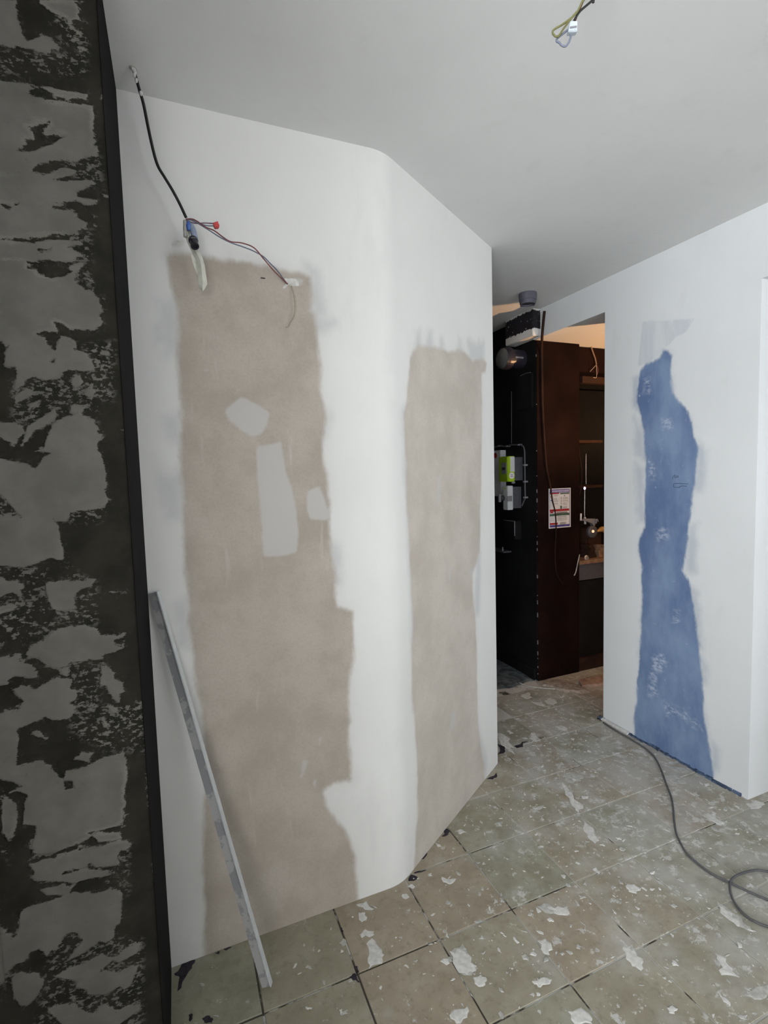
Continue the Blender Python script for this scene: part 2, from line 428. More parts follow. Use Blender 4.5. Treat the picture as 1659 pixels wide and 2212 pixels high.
for i in range(-2, 12):
    for j in range(-10, 8):
        x = T0X + TS * i; y = T0Y - TS * (j + 1)
        xe, ye = x + TS, y + TS
        if y > 3.35 or (x < XS - 0.31 and y > -0.2): continue
        # behind the plasterboard walls
        if y > YB and xe < CX + 0.2: continue
        if (np.array([xe, y]) - WA) @ np.array([-WD[1], WD[0]]) > 0 and x > CX - 0.1 and y > YB - 0.1: continue
        if x > XR + 0.02 and not (ye > 2.35 or y < 1.55): continue
        if x > 3.1: continue
        if y > 3.0 and x > XP: continue
        if ye > YS + 0.3 and xe < XS: continue
        if tile0 is None:
            tile0 = tm.build('floor_tile', 'tile', fl); o = tile0
        else:
            o = tile0.copy(); COL.objects.link(o); o.parent = fl
        o.location = (x, y, random.uniform(-0.0006, 0.0))
        o.rotation_euler = (0, 0, random.uniform(-0.002, 0.002))

# --- ceiling
struct(MB().box(-2.6, XR + 0.4, -3.2, 5.2, CEIL, CEIL + 0.15).build('ceiling', 'ceil'))
struct(MB().box(2.853, 4.6, 0.9, 5.2, 2.54, 2.54 + 0.1).build('ceiling_side_room', 'white'))

# --- torn plaster wall at the left
def cs(pts, y0): return [ony(x, y, YS)[[0, 2]] for x, y in crop(pts, 0, y0, 3.95)]
ins = []
A_ = [
 [(-60,0),(140,0),(150,150),(190,280),(230,355),(290,335),(360,300),(440,320),(520,400),(525,440),(400,450),(250,420),(130,410),(-60,390)],
 [(320,0),(620,0),(670,60),(690,180),(620,200),(590,220),(540,160),(440,110),(330,30)],
 [(620,0),(720,0),(715,30),(660,40)], [(660,400),(700,385),(750,410),(745,435),(680,430)], [(715,310),(745,330),(740,350),(725,335)],
 [(-60,680),(250,715),(560,775),(745,805),(740,845),(600,860),(640,880),(795,905),(805,1000),(800,1080),(815,1200),(790,1255),(835,1250),(830,1340),(720,1355),(650,1390),(500,1380),(350,1395),(270,1440),(240,1500),(-60,1500)],
 [(-60,1480),(300,1470),(380,1490),(450,1475),(510,1430),(600,1435),(650,1460),(610,1510),(460,1545),(640,1535),(780,1535),(820,1570),(650,1650),(660,1680),(830,1710),(830,1745),(740,1760),(640,1710),(540,1740),(455,1770),(600,1790),(660,1830),(640,1850),(740,1900),(740,1950),(680,1975),(660,2010),(560,2005),(290,2040),(-60,2045)],
 [(-60,2040),(290,2068),(450,2044),(690,2060),(690,2090),(560,2110),(680,2150),(690,2180),(600,2240),(-60,2240)],
 [(640,1100),(700,1050),(700,1060)], [(790,1830),(830,1850),(800,1860)], [(800,1910),(820,1925),(800,1930)], [(880,790),(905,800),(900,850),(880,840)],[(890,870),(910,880),(905,925),(890,910)],
 [(865,1655),(930,1670),(935,1710),(900,1690)],[(745,1415),(770,1430),(755,1445)]]
AH = [
 [(245,755),(380,770),(420,800),(540,825),(560,862),(440,850),(280,830),(230,790)],
 [(245,1080),(320,1050),(405,1050),(380,1090),(355,1140),(370,1190),(560,1165),(460,1210),(310,1290),(220,1300),(150,1280),(230,1230),(215,1200),(290,1190),(275,1130)],
 [(0,1740),(60,1745),(95,1770),(80,1795),(40,1770)], [(320,2125),(430,2130),(430,2145),(330,2145)],[(120,1737),(155,1740),(150,1755),(122,1752)]]
B_ = [
 [(-60,-20),(240,-20),(250,60),(330,110),(440,165),(560,140),(610,110),(570,80),(600,50),(700,50),(640,110),(640,190),(700,250),(790,260),(840,320),(850,380),(885,440),(850,480),(885,540),(860,580),(780,610),(600,600),(500,545),(465,540),(515,650),(590,665),(650,700),(640,770),(740,800),(790,870),(820,960),(700,960),(560,960),(470,1020),(400,1040),(300,1010),(215,1045),(200,1080),(130,1120),(110,1130),(140,1000),(130,920),(35,920),(40,800),(80,730),(40,750),(10,700),(-60,620)],
 [(840,820),(870,775),(940,790),(935,825)], [(905,750),(930,705),(955,720),(930,760)], [(845,905),(880,900),(870,930)], [(880,1000),(915,930),(910,1000)], [(860,340),(880,320),(900,345)],
 [(600,1060),(630,980),(690,980),(700,1080),(640,1110)], [(700,1140),(790,1060),(820,1140),(770,1190),(730,1170)], [(600,1310),(600,1240),(680,1230),(720,1250),(700,1290),(640,1310)],[(730,1260),(790,1265),(780,1295)],
 [(370,1610),(410,1490),(440,1410),(540,1345),(680,1315),(790,1365),(830,1460),(880,1520),(830,1560),(840,1620),(880,1700),(915,1860),(910,2000),(930,2060),(890,2110),(780,2135),(600,2170),(560,2240),(220,2240),(100,2120),(50,2050),(-60,1960),(-60,1690),(100,1715),(230,1740),(300,1790),(360,1690),(440,1655),(290,1640)],
 [(-60,1385),(80,1385),(200,1420),(220,1460),(140,1560),(110,1600),(40,1540),(-60,1500)],
 [(230,1420),(350,1350),(480,1255),(500,1330),(400,1430),(300,1470),(180,1600)], [(120,1170),(230,1090),(300,1130),(230,1200),(120,1250)], [(240,1240),(350,1190),(330,1230),(250,1290)],
 [(430,1225),(475,1205),(470,1235)], [(640,180),(770,180),(770,195),(640,195)], [(920,1150),(955,1125),(945,1170)], [(1025,1460),(1065,1470),(1060,1480)]]
BH = [[(330,640),(450,625),(515,650),(470,770),(410,730),(380,670)], [(310,20),(420,10),(450,90),(390,70)], [(420,880),(470,850),(465,890)]]
C_ = [
 [(-60,-20),(440,-20),(500,60),(520,150),(540,280),(540,370),(440,340),(320,380),(200,420),(100,410),(-60,400)],
 [(-60,540),(150,525),(210,570),(180,620),(190,670),(100,640),(-60,700)],
 [(385,545),(520,510),(640,525),(730,530),(740,505),(815,525),(780,580),(680,600),(620,680),(660,760),(560,790),(450,780),(410,700),(390,620)],
 [(-60,760),(100,720),(180,760),(80,790),(-60,830)], [(940,630),(1080,620),(1080,640),(960,640)], [(500,815),(590,830),(570,860),(520,840)],
 [(220,1150),(260,1080),(400,1010),(470,940),(560,910),(700,900),(830,930),(880,980),(1000,990),(1070,985),(1050,1020),(980,1040),(990,1075),(1075,1090),(1020,1130),(880,1180),(890,1240),(860,1210),(740,1215),(610,1230),(560,1270),(480,1270),(390,1260),(350,1220),(330,1190),(240,1180)],
 [(480,1270),(570,1270),(620,1400),(600,1440),(660,1480),(660,1540),(600,1570),(680,1600),(640,1650),(570,1720),(450,1720),(380,1690),(270,1750),(160,1790),(150,2000),(140,2120),(130,2240),(-60,2240),(-60,1680),(60,1640),(150,1640),(190,1550),(90,1450),(200,1420),(290,1460),(440,1370),(550,1350)],
 [(-60,1180),(170,1155),(180,1210),(280,1240),(330,1340),(310,1370),(120,1340),(60,1420),(-60,1420)],
 [(860,1240),(950,1290),(980,1350),(1050,1370),(1060,1480),(1020,1500),(1030,1580),(990,1560),(930,1500),(900,1430),(850,1420)],
 [(740,1580),(830,1600),(800,1650),(760,1640)], [(920,1600),(1000,1620),(1010,1680),(940,1650)], [(980,1810),(1030,1815),(1000,1832)], [(780,1265),(850,1270),(840,1300),(790,1300)], [(590,1870),(700,1880),(800,1890),(690,1895)],
 [(860,1700),(900,1720),(930,1800),(890,1780)], [(250,1790),(330,1810),(420,1870),(380,1890),(270,1840)], [(610,2060),(700,1990),(800,2000),(760,2080),(660,2060)],
 [(530,2240),(560,2150),(700,2120),(900,2040),(1050,1980),(1075,2050),(1080,2240)], [(190,2090),(360,2070),(430,2110),(480,2240),(200,2240)], [(1160,1565),(1215,1560),(1215,1590)], [(440,880),(480,870),(470,920),(420,910)]]
D_ = [
 [(-60,0),(430,0),(470,60),(540,120),(560,210),(640,200),(600,130),(540,80),(650,35),(1070,0),(1085,85),(1065,200),(1070,300),(1055,400),(1060,510),(930,540),(760,580),(1030,560),(1030,630),(960,650),(850,680),(700,700),(640,690),(560,720),(430,760),(270,760),(270,700),(310,540),(300,520),(190,510),(210,320),(230,260),(150,220),(80,240),(190,180),(40,120),(-60,110)],
 [(-60,120),(20,240),(150,330),(150,480),(120,600),(60,680),(40,640),(-60,600)], [(-60,640),(80,700),(60,800),(40,900),(-60,880)],
 [(260,830),(400,800),(640,720),(820,705),(1000,640),(1100,640),(1120,710),(1030,740),(1000,790),(1020,850),(900,870),(820,880),(770,840),(720,880),(560,910),(530,930),(700,890),(1000,900),(1000,930),(870,960),(740,980),(640,1010),(530,1000),(300,990),(260,960),(290,900),(220,860)],
 [(350,1070),(520,1010),(620,1040),(600,1080),(560,1110),(400,1110)],
 [(165,1240),(280,1190),(420,1160),(580,1090),(820,1080),(970,1045),(1040,1110),(1040,1230),(1030,1350),(985,1370),(975,1470),(900,1520),(850,1500),(720,1600),(560,1680),(540,1700),(620,1600),(700,1500),(650,1430),(560,1440),(490,1530),(480,1640),(440,1590),(400,1640),(330,1570),(270,1600),(200,1680),(-60,1740),(-60,1500),(120,1460),(160,1400)],
 [(-60,1770),(200,1760),(330,1770),(380,1820),(330,1960),(280,2010),(180,2100),(-60,2150)],
 [(600,1730),(720,1680),(860,1620),(980,1620),(1160,1510),(1200,1520),(1180,1600),(1000,1690),(1010,1760),(1190,1700),(1150,1790),(1120,1880),(1060,1920),(1020,1890),(900,1960),(740,1960),(740,1920),(640,1900),(660,1850),(520,1820),(460,1800)],
 [(390,2060),(640,2020),(690,2080),(820,2110),(880,1980),(870,2030),(1000,2080),(1210,2010),(1200,2080),(980,2240),(560,2240),(430,2130)],
 [(920,1000),(1030,998),(1025,1010),(925,1012)], [(1250,75),(1265,110),(1278,350),(1268,340)], [(1300,810),(1312,990),(1306,990)]]
DH = [[(640,690),(790,610),(840,660),(950,650),(800,700)], [(880,1740),(960,1665),(1010,1690),(1010,1755)]]
polys = [cs(p, 0) for p in A_] + [cs(p, 560) for p in B_] + [cs(p, 1120) for p in C_] + [cs(p, 1652) for p in D_]
holes = [cs(p, 0) for p in AH] + [cs(p, 560) for p in BH] + [cs(p, 1652) for p in DH]
mb = MB(); LW = 0.30
st_ = grid_wall(mb, (XS - LW, YS, 0), (1, 0, 0), (0, 0, 1), LW, CEIL, 0.0032)
P2 = st_ + np.array([XS - LW, 0])
sd = np.minimum(sdf(P2, polys), -sdf(P2, holes))
# beyond the photographed strip the same wall goes on: broad random plaster patches
wild = np.array([mnoise.noise((p[0] * 9, 3.1, p[1] * 6)) for p in P2]) * 0.03
ks = np.clip((P2[:, 0] - (XS - LW + 0.005)) / 0.03, 0, 1); zt = np.clip((P2[:, 1] - 0.2) / 0.06, 0, 1) * np.clip((2.62 - P2[:, 1]) / 0.03, 0, 1)
sd = np.where(P2[:, 0] < XS - 0.02, sd * ks * zt + wild * (1 - ks * zt), sd)
zones = [cs(p, 560 * 2) for p in ([(590,1230),(860,1240),(850,1600),(1230,1560),(1240,2000),(900,1980),(600,1800)], [(-60,420),(400,400),(420,800),(450,1000),(-60,1120)], [(540,380),(830,560),(820,900),(440,900),(640,700)])] + \
        [cs(p, 560) for p in ([(100,1050),(830,960),(830,1400),(430,1410),(100,1400)], [(600,40),(760,60),(780,230),(640,200)], [(700,740),(980,700),(970,1200),(780,1200)], [(-60,1990),(900,2130),(860,2240),(-60,2240)])] + \
        [cs(p, 0) for p in ([(520,1370),(850,1350),(870,1560),(700,1600)], [(560,1990),(780,1970),(780,2240),(560,2240)], [(-60,430),(740,460),(740,640),(-60,640)], [(420,120),(740,200),(740,380),(520,380)])] + \
        [cs(p, 1652) for p in ([(480,1440),(1220,1490),(1220,2240),(300,2240),(380,1800)], [(980,640),(1110,650),(1100,1120),(990,900)])]
zd_ = sdf(P2, zones)
rise = 0.0025 * np.clip(sd / 0.004 + 0.5, 0, 1)
V = np.array(mb.v); V[:, 1] -= rise; mb.v = [tuple(q) for q in V]
n0 = len(mb.v)
st2 = grid_wall(mb, (-2.6, YS, 0), (1, 0, 0), (0, 0, 1), 2.6 + XS - LW, CEIL, 0.03)
sd2 = np.array([mnoise.noise((-2.6 + p[0], 3.1, p[1])) for p in st2 * [9, 6] + [-2.6 * 8, 0]]) * 0.03
mb.box(-2.6, XS - 0.0005, YS + 0.0005, YB + 0.1, 0, CEIL)
wl = struct(mb.build('wall_left', 'torn', attrs={'sdA': np.concatenate([sd, sd2]), 'sdC': np.concatenate([zd_, sd2])}))
mb = MB()   # black sealed return of the wall, slightly uneven
zz = np.linspace(0, CEIL, 60)
for k in range(59):
    a, b2 = (0.0016 * mnoise.noise((zz[k] * 9, 1, 1)), 0.0016 * mnoise.noise((zz[k + 1] * 9, 1, 1)))
    mb.add([(XS + 0.001, YS - 0.003 + a, zz[k]), (XS + 0.001, YB + 0.002, zz[k]), (XS + 0.001, YB + 0.002, zz[k + 1]), (XS + 0.001, YS - 0.003 + b2, zz[k + 1]),
            (XS - 0.0005, YS - 0.003 + a, zz[k]), (XS - 0.0005, YS - 0.003 + b2, zz[k + 1])], [(0, 1, 2, 3), (0, 3, 5, 4)])
mb.build('black_edge', 'blackstrip', wl)

# --- long plasterboard wall
mb = MB()
RC = 0.055; L1 = CX - RC - XS
st_ = grid_wall(mb, (XS, YB, 0), (1, 0, 0), (0, 0, 1), L1, CEIL, 0.012)
P2 = st_ + [XS, 0]
w1 = lambda pts: [ony(x, y, YB)[[0, 2]] for x, y in pts]
board1 = [(360,548),(420,552),(520,565),(600,578),(645,588),(668,600),(675,640),(672,670),(684,680),(688,740),(693,800),(695,850),(700,900),(698,950),(700,1000),(708,1060),(712,1120),(715,1180),(724,1230),(728,1250),(724,1290),(728,1310),(760,1322),(763,1400),(757,1500),(757,1560),(750,1570),(757,1620),(763,1690),(720,1690),(697,1708),(705,1740),(740,1790),(765,1850),(775,1935),(780,1990),(723,2020),(441,2110),(443,1990),(437,1815),(444,1685),(438,1598),(433,1546),(416,1459),(405,1337),(403,1250),(398,1150),(395,1050),(390,980),(392,900),(388,800),(386,720),(378,660),(365,600)]
skim1 = [[(483,887),(523,857),(582,890),(578,915),(565,938),(545,943),(522,930),(497,910)],
         [(553,966),(606,955),(618,1020),(632,1060),(640,1110),(645,1150),(640,1195),(600,1202),(568,1202),(565,1120),(556,1030)],
         [(665,1060),(690,1050),(712,1110),(708,1125),(670,1120),(662,1095)], [(640,600),(655,605),(650,615),(625,618)],
         [(655,1640),(665,1645),(655,1680),(648,1680)], [(688,1595),(696,1592),(690,1610)], [(438,797),(455,797),(446,803)],[(675,1690),(685,1680),(680,1700)]]
smudge1 = [[(345,650),(385,640),(392,760),(355,770)], [(345,900),(392,890),(395,960),(360,950)], [(345,1030),(395,1020),(398,1130),(360,1120)], [(370,1300),(405,1290),(408,1400),(385,1395)], [(680,690),(722,697),(700,720),(680,715)], [(690,890),(712,900),(706,940),(695,960)], [(715,1170),(735,1180),(735,1260),(720,1260)], [(365,515),(395,500),(400,540),(362,560)], [(655,560),(690,580),(700,680),(680,680)], [(330,700),(350,690),(355,740),(335,745)]]
sdA = sdf(P2, [w1(board1)]); sdB = sdf(P2, [w1(p) for p in skim1]); sdC = sdf(P2, [w1(p) for p in smudge1])
mb.box(XS, CX - RC, YB + 0.0005, YB + 0.1, 0, CEIL)
struct(mb.build('wall_back', 'board', attrs={'sdA': sdA, 'sdB': sdB, 'sdC': sdC}))
# --- angled plasterboard wall
mb = MB(); e1 = np.array([WD[0], WD[1], 0]); nW = np.array([WD[1], -WD[0], 0])
WS = WA + WD * RC
st_ = grid_wall(mb, (WS[0], WS[1], 0), e1, (0, 0, 1), WL - RC, CEIL, 0.012); st_[:, 0] += RC
def w2(pts):
    r = []
    for x, y in pts:
        q = onplane(x, y, (WA[0], WA[1], 0), nW); r.append((float((q[:2] - WA) @ WD), q[2]))
    return r
board2 = [(893,755),(905,748),(940,750),(955,757),(965,762),(990,755),(1008,765),(1020,780),(1040,775),(1050,785),(1048,800),(1040,805),(1041,900),(1040,1000),(1038,1100),(1037,1190),(1030,1215),(1020,1240),(1023,1300),(1027,1350),(1030,1450),(1033,1550),(1037,1600),(1045,1650),(1048,1710),(1014,1770),(960,1830),(893,1900),(896,1830),(902,1750),(902,1650),(897,1580),(888,1500),(890,1440),(892,1350),(888,1250),(884,1190),(880,1100),(876,1000),(872,900),(878,870),(882,800),(885,770)]
skim2 = [[(970,1225),(974,1225),(973,1260),(968,1250)], [(945,1030),(952,1030),(950,1090),(944,1085)], [(975,1540),(985,1535),(982,1570),(972,1580)], [(1010,1235),(1022,1225),(1020,1250)]]
smudge2 = [[(898,718),(908,712),(910,755),(895,755)], [(924,712),(936,712),(932,752),(918,755)], [(952,725),(958,740),(955,762),(948,758)], [(990,728),(996,730),(1000,765),(988,760)], [(1010,735),(1045,740),(1045,790),(1015,780)], [(868,880),(880,880),(892,1200),(882,1190)], [(884,1190),(900,1195),(905,1420),(890,1420)], [(1028,1200),(1040,1190),(1036,1330),(1025,1330)], [(1030,1550),(1052,1640),(1050,1680),(1036,1640)]]
sdA = sdf(st_, [w2(board2)]); sdB = sdf(st_, [w2(p) for p in skim2]); sdC = sdf(st_, [w2(p) for p in smudge2])
bk = [(WS[0], WS[1]), (WB[0], WB[1]), (WB[0] - 0.1 * nW[0], WB[1] - 0.1 * nW[1]), (WS[0] - 0.1 * nW[0], WS[1] - 0.1 * nW[1])]
q = [np.array([x, y, 0.0]) - (nW * 0.0005 if k < 2 else 0) for k, (x, y) in enumerate(bk)]
mb.hexa(q + [p + [0, 0, CEIL] for p in q])
struct(mb.build('wall_angled', 'board2', attrs={'sdA': sdA, 'sdB': sdB, 'sdC': sdC}))

# --- filled, softly rounded joint between them
mb = MB(); pa = np.array([CX - RC, YB]); v = []; N = 9
for k in range(N + 1):
    q = k / N; v.append((1 - q) ** 2 * pa + 2 * q * (1 - q) * WA + q * q * WS)
mb.add([(p[0], p[1], z) for z in (0, CEIL) for p in v], [(k, k + 1, N + 2 + k, N + 1 + k) for k in range(N)], True)
struct(mb.build('wall_corner', 'white', attrs={'sdA': []}))
# --- right wall with the deep doorway and the patio door niche
XT = 2.853; YJ = 2.387; YN = 1.498; YE = 3.05; HD = 2.54
mb = MB()
st_ = grid_wall(mb, (XR, YN, 0), (0, 1, 0), (0, 0, 1), YJ - YN, CEIL, 0.010, flip=True)
P2 = st_ + [YN, 0]
w3 = lambda pts: [onx(x, y, XR)[[1, 2]] for x, y in pts]
blue = [(1431.6,755),(1441.7,756.7),(1452,768),(1449,806),(1453,849),(1462,866.6),(1479,881),(1491,907),(1499.6,944.7),(1509,970.8),(1507,1002.6),(1499.6,1046),(1494,1089),(1488,1132.8),(1485,1167),(1483,1196),(1475,1232),(1488,1256),(1496,1293),(1504,1348),(1510,1403),(1515.6,1468),(1522,1534),(1530,1599),(1539,1649),(1541,1700),(1450,1680),(1371,1620),(1371,1583.7),(1369.6,1547),(1375,1507.7),(1379,1455),(1382,1403),(1384.5,1337),(1388,1285),(1386,1232),(1380.6,1193),(1379.5,1182),(1381,1164.6),(1394,1138.5),(1394,1022.8),(1392.6,965),(1386.8,907),(1381,881),(1375,866.6),(1379.5,820),(1384,800),(1395.5,785.6),(1410,784),(1424,774)]
pale = [[(1387,694.5),(1450,691.6),(1460.5,727.8),(1444.6,745),(1424,762.5),(1400,785),(1378,791)], [(1450,691),(1500,688),(1480,720),(1460,728)], [(1368,815),(1378,812),(1374,880),(1368,875)]]
smudge3 = [[(1509,950),(1526,975),(1516,1060),(1500,1065)], [(1486,1130),(1507,1130),(1503,1235),(1480,1235)], [(1367,900),(1386,920),(1392,1000),(1375,980)], [(1372,1000),(1392,1010),(1394,1130),(1378,1130)], [(1492,1270),(1508,1280),(1516,1400),(1505,1400)], [(1515,1420),(1530,1440),(1530,1480),(1518,1480)], [(1538,1600),(1552,1620),(1550,1660),(1540,1660)], [(1366,815),(1380,810),(1378,885),(1366,880)]]
scuff = [[(1408,1420),(1432,1412),(1440,1435),(1430,1452),(1410,1450)], [(1405,1450),(1418,1448),(1420,1500),(1400,1505)], [(1432,1515),(1465,1530),(1472,1542),(1440,1548)], [(1476,1530),(1484,1545),(1482,1560),(1475,1555)], [(1490,1550),(1508,1560),(1515,1575),(1495,1570)], [(1416,1145),(1440,1140),(1445,1165),(1420,1168)], [(1402,1000),(1412,1000),(1414,1035),(1404,1035)], [(1430,905),(1448,905),(1452,925),(1432,925)], [(1390,820),(1402,815),(1404,850),(1392,850)], [(1455,1320),(1468,1320),(1466,1345),(1456,1345)]]
sdA = sdf(P2, [w3(blue)]); sdB = sdf(P2, [w3(p) for p in pale]); sdC = sdf(P2, [w3(p) for p in smudge3]); sdD = sdf(P2, [w3(p) for p in scuff])
mb.box(XR + 0.0005, XT, YN, YJ, 0, CEIL)
mb.box(XR, XT, YJ, YE - 0.002, HD, CEIL)
mb.box(XR, XT, 0.55, YN, 2.42, CEIL)
mb.box(XR, XT, -3.2, 0.55, 0, CEIL)
wr = struct(mb.build('wall_right', 'bluewall', attrs={'sdA': sdA, 'sdB': sdB, 'sdC': sdC, 'sdD': sdD}))
# --- passage wall painted black, brown panelled reveal
wp = MB().box(XP, XT + 0.022, YE, 5.2, 0, CEIL).build('wall_passage', 'blackwall'); struct(wp)
MB().box(XP + 0.003, XT + 0.022, YE - 0.006, YE, 0.0, HD - 0.002).build('reveal_panel', 'brown', wp)
# chipped white edge along the corner of the black wall
mb = MB(); z = 0.05
while z < 2.5:
    h = random.uniform(0.004, 0.035); 
    if random.random() < 0.6 and z < 1.3 or random.random() < 0.15:
        w_ = random.uniform(0.0008, 0.0026)
        mb.box(XP - 0.0006, XP + w_, YE - 0.0066, YE + w_, z, z + h)
    z += h + random.uniform(0.005, 0.07)
mb.build('chipped_corner', 'greyplastic', wp)
bd = MB().box(XP - 0.02, XP, YE + 0.02, 5.1, 0, 0.09).build('baseboard_passage', 'blackwall'); struct(bd)
# --- walls outside the view that close the rooms
struct(MB().box(-2.75, -2.6, -3.2, YB, 0, 0.8).box(-2.75, -2.6, -3.2, YB, 2.4, CEIL).box(-2.75, -2.6, -3.2, -3.15, 0.8, 2.4).box(-2.75, -2.6, -1.15, YB, 0.8, 2.4).build('wall_far_left', 'white'))
struct(MB().box(0.2, XT, 5.2, 5.3, 0, CEIL).build('wall_passage_end', 'blackwall'))
struct(MB().box(0.1, 0.2, YB + 0.1, 5.3, 0, CEIL).build('wall_passage_left', 'blackwall'))
mb = MB(); mb.box(-2.6, XT, -3.35, -3.2, 0, 0.8); mb.box(-2.6, XT, -3.35, -3.2, 2.4, CEIL); mb.box(-2.6, 0.7, -3.35, -3.2, 0.8, 2.4); mb.box(2.4, XT, -3.35, -3.2, 0.8, 2.4)
struct(mb.build('wall_rear', 'white'))
struct(MB().box(XT, 4.7, 0.8, 0.9, 0, 2.64).build('wall_side_near', 'white'))
struct(MB().box(4.6, 4.7, 0.9, 5.2, 0, 2.64).build('wall_side_far', 'darkwood'))
struct(MB().box(XT + 0.022, 4.6, 3.62, 3.7, 0, HD).build('wall_side_back', 'blackwall'))

# white door closing the niche and the side window frame (both out of the photograph)
d_ = MB().box(XT - 0.06, XT - 0.02, 0.56, YN - 0.01, 0.005, 2.41).build('door_1', 'lightgrey'); struct(d_)
MB().lathe((XT - 0.06, 0.66, 1.05), (-1, 0, 0), [(0, 0.02), (0.03, 0.012), (0.05, 0.022), (0.07, 0.018)], 14).build('door_handle', 'steel', d_)
# frames of the two windows behind the photographer
w_ = MB()
for y in (-3.15, -2.18, -1.21): w_.box(-2.68, -2.63, y, y + 0.06, 0.8, 2.4)
w_.box(-2.68, -2.63, -3.15, -1.15, 2.34, 2.4); w_.box(-2.68, -2.63, -3.15, -1.15, 0.8, 0.86)
struct(w_.build('window_1', 'lightgrey'))
w_ = MB()
for x in (0.7, 1.52, 2.34): w_.box(x, x + 0.06, -3.29, -3.24, 0.8, 2.4)
w_.box(0.7, 2.4, -3.29, -3.24, 2.34, 2.4); w_.box(0.7, 2.4, -3.29, -3.24, 0.8, 0.86)
struct(w_.build('window_2', 'lightgrey'))
# added unseen pier left of the camera and pillar behind it, blocking light
struct(MB().box(-0.65, -0.5, 0.15, YS - 0.004, 0, CEIL).build('wall_near_left', 'torn'))
struct(MB().box(0.30, 0.85, -1.0, -0.7, 0, CEIL).build('wall_pillar', 'torn'))

# added white paper behind the camera, bouncing window light up to the ceiling
tag(MB().box(-2.5, 2.4, -3.1, -0.25, 0.001, 0.003).build('floor_paper', 'paper'), 'white protective paper covering the floor behind the doorway area', 'floor paper')
# added box stack, unseen, keeping rear window light off the low left wall
for x_ in (0.12, 0.74):
    for k in range(2):
        cb = empty('cardboard_box', (x_ + 0.29, -0.5, 0.003 + 0.56 * k), ('upper' if k else 'lower') + ' brown cardboard box of the stack ' + ('beside the bare pier' if x_ < 0.5 else 'nearer the white door'), 'box', 'cardboard boxes stacked behind the photographer')
        MB().box(x_, x_ + 0.58, -0.68, -0.32, 0.0035 + 0.56 * k, 0.562 + 0.56 * k).build('carton', plain('brown cardboard', (0.32, 0.22, 0.13, 1), 0.9, 0.1) if 'carton' not in M else M['carton'], cb, bevel=0.004)
        MB().box(x_ + 0.262, x_ + 0.318, -0.681, -0.319, 0.52 + 0.56 * k, 0.5625 + 0.56 * k).build('packing_tape', 'tape', cb)
# ------------------------------------------------------------------ ragged skirting line of the right wall
mb = MB(); y = YN + 0.03; k = 0
while y < YJ - 0.01:
    l = random.uniform(0.015, 0.05); h = random.uniform(0.003, 0.012); d = random.uniform(0.004, 0.02)
    mb.hexa([(XR - d, y, 0.0), (XR, y, 0.0), (XR, y + l, 0.0), (XR - d * random.uniform(0.5, 1.2), y + l, 0.0),
             (XR - d * 0.7, y, h), (XR, y, h * 1.3), (XR, y + l, h * 1.1), (XR - d * 0.6, y + l, h * 0.8)])
    y += l * random.uniform(0.75, 1.15)
mb.build('skirting_crust', 'bluemortar', wr)
mb = MB(); mb.hexa([(XR - 0.03, 2.18, 0), (XR - 0.008, 2.18, 0), (XR - 0.006, 2.385, 0), (XR - 0.024, 2.385, 0), (XR - 0.028, 2.18, 0.008), (XR - 0.008, 2.18, 0.012), (XR - 0.006, 2.385, 0.012), (XR - 0.022, 2.385, 0.008)])
mb.build('plaster_bead', 'plaster', wr)

# pencilled note and sketch on the blue patch
def pen(polys_, name):
    root = MB()
    for p in polys_:
        root.tube([onx(x, y, XR - 0.0012) for x, y in crop(p, 1440, 1010, 27.65)], 0.0011, 5, 3)
    return root.build(name, 'pencil', wr)
pen([[(345,690),(375,580),(400,470)], [(455,475),(510,450),(505,530),(480,590),(560,600)], [(610,490),(670,500),(690,540),(660,595),(610,590),(600,540),(620,490)]], 'pencil_number')
pen([[(1290,975),(1000,960),(700,945),(450,965),(415,1040),(435,1170),(580,1175),(755,1200),(800,1130),(950,1100),(1190,1115)]], 'pencil_sketch')

# ------------------------------------------------------------------ dried plaster on the floor
def blob(mb, pts, z=0.0006, h=0.0012):
    P = [np.array([p[0], p[1]]) for p in pts]; c = sum(P) / len(P)
    n = len(P); k0 = [(p[0], p[1], 0.0002) for p in P]; k1 = [(c[0] + (p[0] - c[0]) * 0.8, c[1] + (p[1] - c[1]) * 0.8, z + h * 0.6) for p in P]
    mb.add(k0 + k1 + [(c[0], c[1], z + h)], [(i, (i + 1) % n, n + (i + 1) % n, n + i) for i in range(n)] + [(n + i, n + (i + 1) % n, 2 * n) for i in range(n)])
def rough(poly, n=3, amp=0.18):
    out = []
    for a, b in zip(poly, poly[1:] + poly[:1]):
        a = np.array(a); b = np.array(b); e = b - a; nn = np.array([-e[1], e[0]])
        for k in range(n):
            out.append(a + e * (k / n) + nn * random.uniform(-amp, amp) * (0 if k == 0 else 1))
    return out
E8 = lambda pts: [onz(x, y)[:2] for x, y in crop(pts, 860, 1500, 2.0763)]
E2 = lambda pts: [onz(x, y)[:2] for x, y in crop(pts, 700, 1860, 4.1475)]
E5 = lambda pts: [onz(x, y)[:2] for x, y in crop(pts, 860, 1580, 4.1475)]
E1 = lambda pts: [onz(x, y)[:2] for x, y in crop(pts, 340, 1860, 4.1475)]
E9 = lambda pts: [onz(x, y)[:2] for x, y in crop(pts, 1040, 1380, 5.53)]
